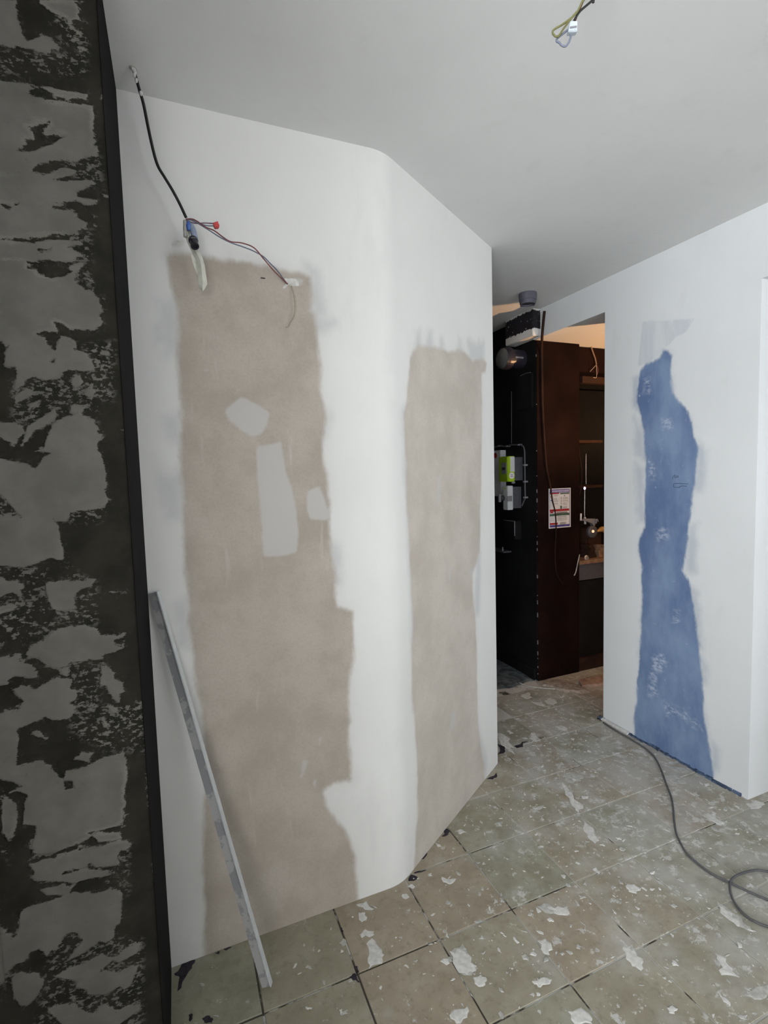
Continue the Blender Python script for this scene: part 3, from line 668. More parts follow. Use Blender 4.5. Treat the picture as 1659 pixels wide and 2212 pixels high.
big = [[(230,1150),(280,1140),(330,1180),(350,1240),(310,1260),(260,1230)],[(335,1270),(370,1255),(400,1280),(380,1310),(345,1300)],[(600,1285),(640,1270),(690,1280),(680,1300),(640,1315),(610,1300)],[(625,1105),(660,1095),(690,1130),(680,1170),(650,1160)],[(660,950),(700,960),(760,950),(770,985),(730,990),(690,980)],[(1020,860),(1060,850),(1090,870),(1070,895),(1035,885)],[(820,550),(850,580),(880,610),(900,650),(885,670),(850,640),(830,600)],[(735,390),(760,420),(790,480),(830,500),(810,530),(780,500),(750,450)],[(445,180),(480,185),(510,230),(525,270),(510,260),(480,240),(455,210)],[(1010,1130),(1050,1120),(1070,1160),(1100,1200),(1090,1240),(1050,1220),(1020,1170)],[(1385,530),(1420,545),(1465,575),(1450,590),(1400,565)],[(1430,940),(1500,980),(1540,1040),(1520,1040),(1470,1000)],[(1420,1160),(1470,1180),(1500,1250),(1530,1270),(1450,1260),(1440,1200)],[(1440,1340),(1480,1370),(1490,1400),(1460,1380)],[(760,1420),(820,1405),(870,1450),(870,1478),(790,1478)],[(1560,490),(1600,475),(1640,485),(1630,505),(1580,515)],[(230,1440),(270,1410),(310,1400),(310,1450),(260,1478)],[(1370,400),(1395,398),(1398,408),(1380,412)],[(1205,1405),(1230,1395),(1255,1410),(1240,1435),(1215,1430)],[(820,455),(850,455),(853,468),(830,470)],[(160,665),(185,672),(195,685),(175,682)],[(262,612),(285,605),(305,618),(280,628)]]
thin_ = [[(740,365),(790,350),(835,370),(820,390),(760,395)],[(940,545),(970,540),(995,565),(970,580)],[(1270,545),(1300,560),(1320,585),(1300,580)],[(1550,1350),(1600,1310),(1659,1300),(1659,1350),(1600,1370)],[(1180,310),(1290,330),(1310,350),(1250,345)],[(700,140),(750,140),(765,155),(710,160)],[(590,180),(620,170),(640,200),(600,215)],[(620,950),(680,940),(740,975),(690,985)],[(1150,370),(1250,360),(1300,395),(1220,400)],[(1430,930),(1540,1000),(1580,1070),(1500,1020)],[(1560,920),(1640,900),(1659,960),(1600,960)],[(1050,625),(1095,625),(1090,638),(1055,636)],[(240,1150),(290,1120),(360,1230),(330,1262),(280,1250)]]
mb = MB(); mt = MB()
for p in big: blob(mb, rough(E8(p)))
for p in thin_: blob(mt, rough(E8(p)), h=0.0004)
for p in [[(380,740),(430,690),(500,780),(540,840),(520,920),(400,970),(390,880)],[(320,660),(370,610),(450,630),(440,670),(340,690)],[(290,390),(380,360),(450,430),(400,440),(310,410)],[(310,460),(370,460),(380,530),(340,550)],[(695,310),(730,290),(765,325),(720,340)],[(735,235),(790,205),(835,235),(780,245)],[(1055,140),(1120,160),(1185,160),(1130,210),(1070,190)],[(930,125),(965,105),(980,150)],[(1090,680),(1105,640),(1120,690)],[(1340,1040),(1410,1020),(1460,1075),(1400,1130),(1350,1100)]]: blob(mb, rough(E2(p)))
for p in [[(750,740),(830,700),(890,740),(880,810),(770,760)],[(600,760),(720,750),(760,810),(700,800)],[(870,1050),(940,1030),(1035,1070),(1020,1095),(920,1090)],[(470,690),(550,640),(610,700),(540,720)],[(260,770),(320,800),(310,805)],[(300,1100),(340,1090),(385,1125),(340,1140)],[(920,690),(990,675),(960,710)],[(335,835),(390,845),(365,860)],[(190,1120),(240,1130),(310,1180),(330,1230),(380,1310),(310,1270),(230,1210)],[(590,1120),(640,1120),(690,1190),(650,1230),(580,1190)]]: blob(mb, rough(E9(p)))
def onfloor(x, y):
    if y > YB - 0.02 and x < CX: return False
    if x >= CX and (np.array([x, y]) - WA) @ np.array([-WD[1], WD[0]]) > -0.02 and x < WB[0] + 0.05: return False
    if x > XR - 0.03 and not (YJ + 0.03 < y < 2.95): return False
    if x < XS + 0.03 and y > YS - 0.03: return False
    return y < 3.3
cnt = 0
while cnt < 2600:
    x = random.uniform(-0.1, 2.9); y = random.uniform(0.2, 3.2)
    dens = 0.10 + 0.9 * min(1, max(0, (x - 0.1) / 1.2))
    dens *= 0.35 + 1.1 * max(0.0, mnoise.noise((x * 2.3, y * 2.3, 0.7)) + 0.35)
    if random.random() > dens or not onfloor(x, y): continue
    r = 0.0018 + 0.013 * random.random() ** 3.5; a0 = random.uniform(0, 6.28); el = random.uniform(0.22, 1.0); n = random.randint(6, 9)
    pts = []
    for k in range(n):
        q = 2 * math.pi * k / n; rr = r * random.uniform(0.3, 1.5)
        u_, v_ = math.cos(q) * rr, math.sin(q) * rr * el
        pts.append((x + u_ * math.cos(a0) - v_ * math.sin(a0), y + u_ * math.sin(a0) + v_ * math.cos(a0)))
    blob(mb if random.random() < 0.4 else mt, pts, h=random.uniform(0.0004, 0.002)); cnt += 1
tag(mb.build('plaster_flecks', 'plaster'), 'white dried plaster flecks and splashes scattered over the tiled floor', 'plaster splashes', kind='stuff')
tag(mt.build('plaster_smears', 'plaster_thin'), 'thin greyish plaster smears trodden over the floor tiles', 'plaster smears', kind='stuff')
mb = MB()
for p in [[(150,1010),(220,920),(340,885),(310,960),(240,1060),(180,1170),(200,1040)],[(280,1380),(310,1365),(315,1410),(290,1440)],[(400,1410),(440,1385),(500,1410),(490,1450),(420,1450)],[(515,825),(560,810),(550,840)],[(590,790),(670,768),(620,800)]]: blob(mb, rough(E1(p)), 0.0008, 0.0006)
for p in [[(755,180),(780,120),(840,145),(800,180)],[(225,1040),(280,1005),(325,1090),(260,1070)],[(275,940),(300,940),(315,1000),(290,1000)],[(145,590),(165,600),(170,640),(150,620)]]: blob(mb, rough(E2(p)), 0.0008, 0.0006)
for p in [[(790,430),(880,370),(890,400),(850,430)],[(390,940),(430,870),(470,890),(420,940)],[(885,110),(960,130),(960,180),(890,215)],[(1040,130),(1110,95),(1180,85),(1060,150)],[(140,1265),(250,1240),(240,1250),(150,1275)],[(200,1160),(260,1085),(240,1130)]]: blob(mb, rough(E5(p)), 0.0008, 0.0006)
for p in [[(1380,960),(1410,900),(1450,960),(1440,985)],[(340,460),(420,450),(470,520),(390,520)],[(690,1185),(780,1165),(700,1195)]]: blob(mb, rough(E9(p)), 0.0008, 0.0006)
tag(mb.build('mortar_remnants', 'mortar'), 'dark mortar remnants at broken tile corners along the wall foot', 'mortar remnants', kind='stuff')  # thin dark patches stand in for the recesses of broken tiles

# ------------------------------------------------------------------ cables and wires
fc = [(1303,1560),(1309.5,1564.8),(1333,1580),(1357.7,1593.8),(1389,1613),(1410.8,1632.3),(1425,1656),(1439.7,1695),(1451.7,1728.8),(1457.8,1784),(1463.8,1808),(1480.7,1839.7),(1502,1861),(1536,1886.5),(1577,1907),(1604,1920),(1630,1932),(1659,1944),(1720,1972),(1790,1960),(1770,1905),(1710,1886),(1659,1883),(1635,1881.7),(1606,1889),(1584.5,1901),(1577,1913),(1578.5,1932),(1589,1954),(1611,1978),(1635,1992.6),(1659,2002),(1730,2025)]
pts = [onz(x, y, 0.0062) for x, y in fc]
for k in range(22, 28): pts[k][2] = 0.0062 + 0.010 * (1 - abs(k - 25.0) / 3.2)
tag(MB().tube(pts, 0.0043, 8, 6).build('floor_cable', 'cable_grey'), 'dusty dark grey cable running from the doorway corner and looping on the tiles', 'cable')

# black ceiling cable down to the taped connector
YC = 1.64
cpx = [(300,190),(310,225),(320,275),(331,325),(341,358),(355,382),(372,410),(388,440),(402,470)]
p0 = onz(288, 148, CEIL - 0.001); pw = [p0]
for k, (x, y) in enumerate(cpx):
    w_ = min(1, (k + 1) / 3.0); pw.append(ony(x, y, p0[1] * (1 - w_) + YC * w_))
hc = empty('hanging_cable', tuple(p0), 'black cable hanging from a ceiling hole above the plasterboard wall', 'cable')
MB().tube([p0 + [0, 0, 0.0]] + pw[1:], 0.0042, 8, 6).build('sheath', 'cable_black', hc)
for k in range(7):
    q = pw[0] * (1 - k / 7) + pw[1] * (k / 7) if k < 5 else pw[1] * 0.6 + pw[2] * 0.4
    MB().lathe(q + [random.uniform(-.002, .002), -0.003, random.uniform(-.01, .01)], (0.1, 0, 1), [(-0.006, 0.0005), (-0.003, 0.0038), (0.004, 0.0042), (0.008, 0.0005)], 8).build('plaster_spot', 'plaster', hc)
MB().lathe((p0[0], p0[1], CEIL), (0, 0, -1), [(-0.001, 0.011), (0.001, 0.010), (0.0022, 0.006)], 12).build('hole_rim', 'plaster_thin', hc)

zc = lambda pts, Y: [ony(x, y, Y) for x, y in crop(pts, 380, 460, 12.29)]
tp = empty('taped_connector', tuple(zc([(300, 200)], YC)[0]), 'blue sleeved cable connector wrapped in cream masking tape hanging before the wall', 'connector')
# tape strip: a curled ribbon with torn end
L_ = [(185,240),(230,420),(235,600),(290,760),(400,990),(460,1120),(530,1230),(575,1420),(585,1660),(590,1880),(615,1975),(690,2060)]
R_ = [(310,240),(330,420),(380,600),(470,760),(600,990),(680,1120),(720,1230),(770,1420),(800,1640),(835,1880),(790,1975),(715,2075)]
mb = MB(); n = len(L_); yy = [YC + 0.004, YC + 0.004, YC + 0.006, YC + 0.010, YC + 0.008, YC + 0.004, YC, YC - 0.004, YC - 0.006, YC - 0.004, YC - 0.002, YC - 0.002]
Lp = [zc([L_[k]], yy[k] + 0.008)[0] for k in range(n)]; Rp = [zc([R_[k]], yy[k] - 0.003)[0] for k in range(n)]
Mp = [(a + b) / 2 + np.array([0, -0.004, 0]) for a, b in zip(Lp, Rp)]
v = []; 
for a, m_, b in zip(Lp, Mp, Rp): v += [a, m_, b]
v2 = [q + np.array([0, 0.0012, 0]) for q in v]
f = []
for k in range(n - 1):
    for c in (0, 1):
        i = k * 3 + c; f.append((i, i + 1, i + 4, i + 3)); f.append((i + 3 * n + 3, i + 3 * n + 4, i + 3 * n + 1, i + 3 * n))
mb.add(v + v2, f); mb.build('tape_strip', 'tape', tp)
mb = MB()  # second, folded layer at the back of the strip
L2_ = [(400,1100),(440,1300),(500,1480),(560,1640)]; R2_ = [(480,1100),(545,1230),(580,1420),(585,1640)]
for k in range(3):
    a, b, c, d = [zc([q], YC + 0.014)[0] for q in (L2_[k], R2_[k], R2_[k + 1], L2_[k + 1])]
    mb.hexa([a, b, b + [0, .001, 0], a + [0, .001, 0], d, c, c + [0, .001, 0], d + [0, .001, 0]])
mb.build('tape_fold', 'tape', tp)
a = zc([(250, 200), (260, 420), (250, 640)], YC + 0.006); MB().tube(a, [0.006, 0.0075, 0.005], 8).build('tape_wrap', 'plaster_thin', tp)
a = zc([(330, 230), (340, 340), (345, 470)], YC - 0.004); MB().tube(a, [0.004, 0.008, 0.0055], 10).build('blue_sleeve', 'bluetape', tp)
a = zc([(400, 290), (455, 470), (500, 690)], YC - 0.004); MB().tube(a, [0.006, 0.009, 0.0095], 10).build('film_sleeve', 'bluefilm', tp)
a = zc([(350, 480), (385, 660)], YC - 0.012); MB().tube(a, 0.0028, 8).build('metal_tongue', 'steel', tp)
c0, c1 = zc([(450, 690)], YC - 0.006)[0], zc([(505, 885)], YC - 0.026)[0]; ax = c1 - c0; l = np.linalg.norm(ax)
MB().lathe(c0, ax, [(0, 0.0105), (l * .12, 0.0135), (l * .3, 0.0135), (l * .38, 0.0105), (l * .75, 0.0105), (l * .8, 0.012), (l, 0.012), (l, 0.0075), (l * .8, 0.006)], 18).build('plug_end', 'blackplastic', tp)

lw = empty('junction_wires', tuple(zc([(260, 180)], YC)[0]), 'pair of thin red and blue wires looping from the tape to a plastered wall hole', 'wires')
zd = lambda pts, Ys: [ony(x, y, Y) for (x, y), Y in zip(crop(pts, 270, 420, 3.95), Ys)]
rp = [(520,212),(570,210),(620,232),(690,280),(760,308),(830,360),(900,402),(1000,415),(1100,455),(1180,545),(1260,640),(1320,700),(1392,768)]
bp = [(520,218),(560,218),(610,240),(680,282),(740,320),(810,365),(900,410),(1000,445),(1090,480),(1180,530),(1240,590),(1300,650),(1385,765)]
Ys = list(np.linspace(YC - 0.004, YC - 0.03, 6)) + list(np.linspace(YC - 0.03, YB - 0.003, 7))
MB().tube(zd(rp, Ys), 0.0019, 6).build('red_wire', 'wire_red', lw)
MB().tube(zd(bp, [y + 0.002 for y in Ys]), 0.0019, 6).build('blue_wire', 'wire_blue', lw)
MB().tube(zd([(525,222),(600,246),(680,244),(755,248)], [YC - 0.004] * 4), 0.0018, 6).build('clip_wire', 'wire_purple', lw)
MB().tube(zd([(620,240),(690,265),(760,268)], [YC - 0.008] * 3), 0.0018, 6).build('clip_wire', 'wire_blue', lw)
cl = [(752,240),(793,226),(798,245),(808,262),(800,280),(768,282),(756,262)]
o = MB().prism(zd(cl, [YC - 0.012] * 7), (0, 1, 0), 0.013).build('wire_clip', 'redplastic', lw, bevel=0.001)
tag(o, 'red terminal clip')
hp = ony(*crop([(1415, 750)], 270, 420, 3.95)[0], YB)
pw_ = MB(); bl = [(1345,795),(1375,760),(1360,715),(1395,720),(1420,715),(1460,722),(1480,745),(1485,780),(1450,785),(1420,780),(1395,772),(1360,806)]
Q = [ony(x, y, YB - 0.0003) for x, y in crop(bl, 270, 420, 3.95)]; cc = sum(Q) / len(Q) + np.array([0, -0.006, 0])
pw_.add(Q + [q * 0.5 + cc * 0.5 + np.array([0, -0.001, 0]) for q in Q] + [cc], [(i, (i + 1) % 12, 12 + (i + 1) % 12, 12 + i) for i in range(12)] + [(12 + i, 12 + (i + 1) % 12, 24) for i in range(12)], True)
tag(pw_.build('plaster_dab', 'plaster'), 'white plaster dab around the hole where the thin wires enter the wall', 'plaster dab')
ew = zd([(1420,782),(1440,860),(1452,960),(1440,1040),(1410,1090),(1395,1128),(1370,1130)], [YB - 0.006, YB - 0.014, YB - 0.016, YB - 0.012, YB - 0.006, YB - 0.0025, YB - 0.002])
tag(MB().tube(ew, 0.0016, 6).build('earth_wire', 'wire_tan'), 'thin tan wire drooping from the plaster dab and buried in the wall', 'wire')
a, b = zd([(1158, 712), (1195, 716)], [YB - 0.0008] * 2)
tag(MB().tube([a, b], 0.0017, 6).build('anchor_slot', 'cable_black'), 'tiny dark screw slot in the bare plasterboard', 'screw')
MBp = MB(); Q = [ony(x, y, YB - 0.0003) for x, y in crop([(395,430),(420,395),(470,390),(505,400),(500,440),(450,455),(420,462)], 270, 420, 3.95)]; cc = sum(Q) / 7 + np.array([0, -0.005, 0])
MBp.add(Q + [cc], [(i, (i + 1) % 7, 7) for i in range(7)], True)
tag(MBp.build('wall_filler', 'plaster'), 'small filler lump on the wall behind the taped connector', 'filler')

# ceiling lamp wires
C0 = onz(1275, 0, 2.60); nC = np.array([FW[0], FW[1], 0]); nC /= np.linalg.norm(nC)
zw = lambda pts, d=0.0: [onplane(x, y, C0 + nC * d, nC) for x, y in crop(pts, 1100, 0, 5.53)]
cw = empty('ceiling_wires', (C0[0], C0[1], CEIL), 'bare lamp wires with a white terminal block hanging from the ceiling', 'wires')
top = [np.array([C0[0] + 0.0, C0[1] - 0.0, CEIL])]
MB().tube([top[0] + RT * 0.005] + zw([(1010, -40), (985, 10), (930, 60), (850, 130), (800, 200), (775, 245)]), 0.0024, 7).build('black_wire', 'cable_black', cw)
MB().tube([top[0]] + zw([(920, -100), (885, 0), (850, 90), (815, 170), (785, 250)], 0.004), 0.0024, 7).build('red_wire', 'wire_red', cw)
MB().tube([top[0] - RT * 0.004] + zw([(905, -80), (870, 20), (830, 110), (790, 170), (720, 230), (640, 290), (540, 350), (518, 390), (545, 430), (575, 436), (600, 420), (650, 340), (740, 220), (800, 150)], -0.003), 0.0021, 7).build('earth_wire', 'wire_yellow', cw)
MB().tube(zw([(705, 355), (640, 405), (580, 455), (565, 490), (600, 510), (625, 540), (670, 553), (710, 510), (732, 450), (745, 385)], 0.003), 0.0022, 7).build('loop_wire', 'wire_blue', cw)
blk = zw([(728, 248), (818, 245), (815, 375), (705, 380)], -0.006)
tb = MB().prism(blk, nC, 0.012).build('terminal_block', 'clearplastic', cw, bevel=0.0012)
s_ = zw([(728, 315), (808, 305), (806, 325), (726, 336)], -0.0072); MB().prism(s_, nC, 0.002).build('groove', 'greyplastic', tb)

# ------------------------------------------------------------------ aluminium straightedge leaning in the corner
Bc = onz(576, 2136, 0.002); Tc = ony(328, 1285, YB - 0.016); Tc[0] = max(Tc[0], XS + 0.016)
ax = Tc - Bc; Lp_ = np.linalg.norm(ax); ax /= Lp_
side = np.cross(ax, np.array([0, -1.0, 0])); side /= np.linalg.norm(side)   # about +-x
if side[0] < 0: side = -side
back = np.cross(ax, side); back = back if back[1] > 0 else -back
ang = math.radians(-22); s2 = side * math.cos(ang) + back * math.sin(ang); b2 = -side * math.sin(ang) + back * math.cos(ang)
pr = empty('straightedge', (Bc[0], Bc[1], 0), 'plaster smeared aluminium straightedge leaning from the floor tiles into the wall corner', 'straightedge')
def bar(lo, hi, dlo, dhi, l0=0.0, l1=None):
    l1 = Lp_ if l1 is None else l1
    q = [Bc + ax * l0 + s2 * a + b2 * d for a, d in ((lo, dlo), (hi, dlo), (hi, dhi), (lo, dhi))]
    return MB().hexa(q + [p + ax * (l1 - l0) for p in q])
lift = np.array([0, 0, 0.006]); Bc = Bc + lift
bar(-0.015, 0.013, 0.0, 0.002).build('face', 'alu', pr)
bar(-0.015, -0.0132, 0.002, 0.016).build('flange', 'alu', pr)
bar(0.013, 0.0165, -0.005, 0.013).build('edge_flange', 'lightgrey', pr)

# ------------------------------------------------------------------ passage: ceiling sensor, beam, lamp, inverter
dc = onz(1140, 634, CEIL)
sd_ = empty('ceiling_sensor', (dc[0], dc[1], CEIL), 'grey round smoke detector on the ceiling before the doorway', 'smoke detector')
MB().lathe((dc[0], dc[1], CEIL), (0, 0, -1), [(0, 0.056), (0.012, 0.057), (0.045, 0.055), (0.048, 0.050)], 28).build('body', 'sensorgrey', sd_)
MB().lathe((dc[0], dc[1], CEIL), (0, 0, -1), [(0.048, 0.052), (0.062, 0.051), (0.070, 0.047), (0.070, 0.041), (0.060, 0.039)], 28).build('rim', 'sensorgrey', sd_)
MB().lathe((dc[0], dc[1], CEIL), (0, 0, -1), [(0.056, 0.038), (0.061, 0.036), (0.064, 0.015)], 20).build('grille', 'darkgrey', sd_)
for k in range(3):
    a = k * 2.094; MB().box(dc[0] + .045 * math.cos(a) - .006, dc[0] + .045 * math.cos(a) + .006, dc[1] + .045 * math.sin(a) - .006, dc[1] + .045 * math.sin(a) + .006, CEIL - 0.0715, CEIL - 0.069).build('clip', 'darkgrey', sd_)

bm_ = MB().box(2.385, XP, 2.972, 3.29, 2.548, CEIL).build('trim_1', 'beam', bevel=0.004); struct(bm_)
# brown cable down the reveal, crossing the notice
bc_ = [(1176,672),(1174,690),(1171,725),(1170,760),(1171,830),(1172,880),(1176,950),(1181,1010),(1189,1050),(1193,1080),(1199,1105),(1201,1130),(1201,1150),(1199,1200),(1203,1240),(1216,1262)]
pp = [onx(x, y, XR - 0.012) if k < 3 else ony(x, y, YE - 0.018) for k, (x, y) in enumerate(bc_)]
tag(MB().tube(pp, [0.010, 0.010, 0.010, 0.008, 0.006, 0.006, 0.005, 0.005, 0.0045, 0.004], 7, 5).build('brown_cable', 'darkwood'), 'dark brown cable hanging down the brown panel across the printed notice', 'cable')

# bulkhead lamp
lc = onx(1084, 774, 2.30); bl_ = empty('bulkhead_lamp', tuple(lc), 'round black lamp with a glass lens on the black passage wall', 'lamp')
MB().lathe((2.30, lc[1], lc[2]), (1, 0, 0), [(0.012, 0.072), (0.0, 0.078), (0.03, 0.083), (0.06, 0.083), (0.062, 0.07), (0.175, 0.07)], 32).build('housing', 'blackplastic', bl_)
MB().lathe((2.30, lc[1], lc[2]), (1, 0, 0), [(-0.016, 0.002), (-0.014, 0.03), (-0.006, 0.058), (0.004, 0.074), (0.01, 0.076)], 32).build('lens', 'lens', bl_)
MB().box(2.37, 2.44, lc[1] - 0.074, lc[1] - 0.066, lc[2] - 0.010, lc[2] + 0.002).build('bracket', 'greyplastic', bl_)

# black distribution box edge above the inverter
e = onx(1131, 808, 2.44)
db = empty('distribution_box', (2.4575, e[1], 1.95), 'black distribution box under the round lamp on the passage wall', 'box')
MB().box(2.455, XP, e[1] - 0.07, e[1] + 0.11, 2.06, e[2]).build('body', 'blackwall', db, bevel=0.004)
MB().tube([(2.453, e[1] - 0.066, e[2] - 0.001), (2.452, e[1] - 0.01, e[2] + 0.003), (2.453, e[1] + 0.06, e[2] - 0.003)], 0.0022, 6).build('rim', 'steel', db)

# conduit run
cd = empty('conduit', tuple(onx(1106, 960, 2.45)), 'thin black conduit bent around the inverter on the passage wall', 'conduit')
zi = lambda pts, X: [onx(x, y, X) for x, y in crop(pts, 1060, 950, 13.82)]
MB().tube(zi([(120, 215), (260, 190), (480, 200), (560, 165), (650, 150), (860, 150), (960, 190), (1005, 300), (1015, 420), (1020, 900), (1025, 1500), (1030, 1720), (990, 1830), (930, 1980)], 2.455), 0.006, 8, 5).build('pipe', 'darkgrey', cd)
for q in [(265, 185), (500, 190), (850, 150), (1015, 755), (1020, 1250), (1025, 1720)]:
    c = zi([q], 2.455)[0]; MB().box(c[0] - .010, XP, c[1] - .010, c[1] + .010, c[2] - .006, c[2] + .006).build('clip', 'greyplastic', cd)
MB().tube([onx(1105, y, 2.465) for y in (845, 880, 920, 958)], 0.0028, 6).build('drop_wire', 'darkgrey', cd)

# inverter
def iq(x, y, X): return zi([(x, y)], X)[0]
XF = 2.33; a = iq(235, 510, XF); b = iq(505, 1255, XF)
y0, y1, z1, z0 = b[1], a[1], a[2], b[2]
XB = float(ony(*crop([(720, 900)], 1060, 950, 13.82)[0], y0)[0])
iv = empty('inverter', (XP, (y0 + y1) / 2, z0), 'lime green and white inverter box with small display on the black wall', 'inverter')
MB().box(XF + 0.012, XB, y0, y1, z0, z1).build('housing', 'lime', iv, bevel=0.004)
MB().box(XF, XF + 0.012, y0 + 0.002, y1 - 0.002, z0 + 0.002, z1 - 0.002).build('front', 'limedark', iv, bevel=0.004)
MB().box(XF + 0.025, XB - 0.003, y0 - 0.0015, y0 + 0.002, z0 + 0.075, z1 - 0.004).build('side_plate', 'lightgrey', iv)
MB().box(XB, XP, y0 + 0.008, y1 - 0.008, z0 + 0.008, z1 - 0.008).build('heat_sink', 'darkgrey', iv)
d0, d1 = iq(330, 690, XF), iq(470, 1020, XF)
dp = MB().box(XF - 0.003, XF + 0.002, d1[1], d0[1], d1[2], d0[2]).build('display_panel', 'greyplastic', iv)
d0, d1 = iq(345, 825, XF), iq(440, 905, XF); MB().box(XF - 0.0045, XF - 0.002, d1[1], d0[1], d1[2], d0[2]).build('screen', 'blackplastic', dp)
sc_ = ony(*crop([(625, 1070)], 1060, 950, 13.82)[0], y0 - 0.002); stk = MB().lathe(sc_, (0, -1, 0), [(-0.001, 0.024), (0.0012, 0.024)], 24).build('sticker', 'paper', iv)
for dz in (0.006, -0.007): MB().prism([(sc_[0] - .012, y0 - .0042, sc_[2] + dz + .004), (sc_[0] + .012, y0 - .0042, sc_[2] + dz), (sc_[0] + .012, y0 - .0042, sc_[2] + dz - .004), (sc_[0] - .012, y0 - .0042, sc_[2] + dz)], (0, 1, 0), 0.002).build('logo_bar', 'navy', stk)
MB().lathe((2.40, (y0 + y1) / 2 - .03, z0), (0, 0, -1), [(0, 0.016), (0.012, 0.014), (0.016, 0.010)], 14).build('cable_gland', 'greyplastic', iv)
# isolator box below
XF2 = 2.345; a = iq(365, 1375, XF2); b = iq(510, 2100, XF2); y0b, y1b, z1b, z0b = b[1], a[1], a[2], b[2]
XB2 = float(ony(*crop([(668, 1700)], 1060, 950, 13.82)[0], y0b)[0])
isb = empty('isolator_box', (XP, (y0b + y1b) / 2, z0b), 'pale grey isolator switch box with dark rotary knob under the green inverter', 'switch box')
MB().box(XF2, XB2, y0b, y1b, z0b, z1b).build('housing', 'lightgrey', isb, bevel=0.003)
MB().box(XB2, XP, y0b + 0.006, y1b, z0b + .01, z1b - .01).build('back_box', 'darkgrey', isb)
c = iq(380, 1740, XF2); kb = MB().lathe((XF2 + .002, c[1], c[2]), (-1, 0, 0), [(0, 0.022), (0.012, 0.021), (0.014, 0.015), (0.03, 0.014)], 18).build('knob', 'darkgrey', isb)
MB().box(XF2 - 0.045, XF2 - 0.026, c[1] - 0.007, c[1] + 0.007, c[2] - 0.03, c[2] + 0.03).build('knob_grip', 'greyplastic', kb)
k0, k1 = [ony(*crop([q], 1060, 950, 13.82)[0], y0b) for q in ((490, 1680), (635, 1835))]
MB().box(k0[0], k1[0], y0b - .003, y0b + .001, k1[2], k0[2]).build('side_label', 'greyplastic', isb)
c = iq(430, 1455, XF2); MB().lathe((XF2 + .001, c[1], c[2]), (-1, 0, 0), [(0, 0.009), (0.003, 0.008)], 14).build('warning_dot', 'lime', isb)
# pale panel behind, with red emblem
XF3 = 2.42; a = iq(60, 330, XF3); b = iq(300, 1690, XF3)
pnl = empty('meter_cabinet', (XP, a[1], b[2]), 'tall pale grey meter cabinet with a dark red round emblem beside the inverter', 'cabinet')
MB().box(XF3, XP, b[1], a[1] + 0.06, b[2], a[2]).build('plate', 'lightgrey', pnl, bevel=0.003)
c = iq(140, 470, XF3); MB().lathe((XF3 + .001, c[1], c[2]), (-1, 0, 0), [(0, 0.022), (0.002, 0.022)], 20).build('emblem', 'redprint', pnl)
# black meter box lower down
a = onx(1088, 1123, 2.41); b = onx(1112, 1166, 2.41)
mbx = empty('meter_box', (XP, (a[1] + b[1]) / 2, b[2]), 'small black box with a pale worn rim below the isolator', 'box')
MB().box(2.41, XP, b[1], a[1], b[2], a[2]).build('body', 'blackwall', mbx, bevel=0.004)
MB().box(2.408, 2.413, b[1], a[1], a[2] - .003, a[2] + .001).build('rim', 'greyplastic', mbx)
MB().box(2.408, 2.413, b[1] - .001, b[1] + .003, b[2] + .03, a[2]).build('rim', 'greyplastic', mbx)
a = onx(1078, 1188, 2.42)
lg = empty('wall_ledge', (XP, a[1], a[2]), 'narrow dark ledge on the black passage wall', 'ledge')
MB().box(2.40, XP, a[1] - 0.09, a[1] + 0.12, a[2] - 0.012, a[2]).build('board', 'darkgrey', lg); MB().lathe((2.42, a[1] - 0.05, a[2]), (0, 0, 1), [(0, .006), (.03, .005)], 10).build('peg', 'greyplastic', lg)

# printed notice on the brown panel
YP = YE - 0.0075
zp = lambda x, y, Y=YP: ony(*crop([(x, y)], 1180, 1045, 22.12)[0], Y)
nt = empty('safety_notice', tuple(zp(640, 2050)), 'white printed safety notice with blue header and red bars on the brown panel', 'notice')
a, b = zp(115, 240), zp(1170, 2060)
MB().box(a[0], b[0], YP, YP + 0.0014, b[2], a[2]).build('sheet', 'paper', nt)
def rect(name, x0, y0, x1, y1, mat, off=0.0008):
    p, q_ = zp(x0, y0), zp(x1, y1); return MB().box(p[0], q_[0], YP - off, YP + 0.0003, q_[2], p[2]).build(name, mat, nt)
rect('header', 165, 285, 1115, 400, 'navy'); rect('header_line', 260, 315, 1090, 375, 'lilac', 0.0014)
rect('border', 155, 400, 175, 2010, 'navy'); rect('border', 1105, 270, 1125, 1990, 'navy'); rect('border', 165, 1995, 1120, 2015, 'navy')
rect('red_bar', 175, 445, 610, 485, 'redprint'); rect('green_bar', 665, 440, 1095, 478, 'greenprint')
rect('red_bar', 175, 1235, 1090, 1280, 'redprint'); rect('green_bar', 175, 1450, 1100, 1490, 'greenprint'); rect('red_bar', 175, 1885, 550, 1945, 'redprint')
rect('green_symbol', 665, 1050, 750, 1190, 'greenprint')
for k in range(3): rect('symbol', 690, 630 + 130 * k, 750, 735 + 130 * k, 'greyprint')
rect('symbol', 205, 600, 260, 650, 'redprint'); rect('symbol', 215, 780, 270, 830, 'navy'); rect('symbol', 850, 550, 890, 595, 'navy'); rect('symbol', 190, 1345, 330, 1405, 'redprint')
for x0, x1, ys in [(350, 580, (540, 570, 700, 730, 760, 810, 840, 920, 960)), (790, 1060, (640, 670, 720, 790, 820, 900, 950, 1000, 1090, 1120, 1150)), (490, 1050, (1340, 1370, 1400)), (200, 380, (1560, 1620, 1680, 1760)), (540, 1020, (1560, 1640, 1720)), (650, 960, (1840, 1870, 1900, 1930))]:
    for y in ys: rect('text_line', x0, y, x1 - random.randint(0, 70), y + 12, 'greyprint')

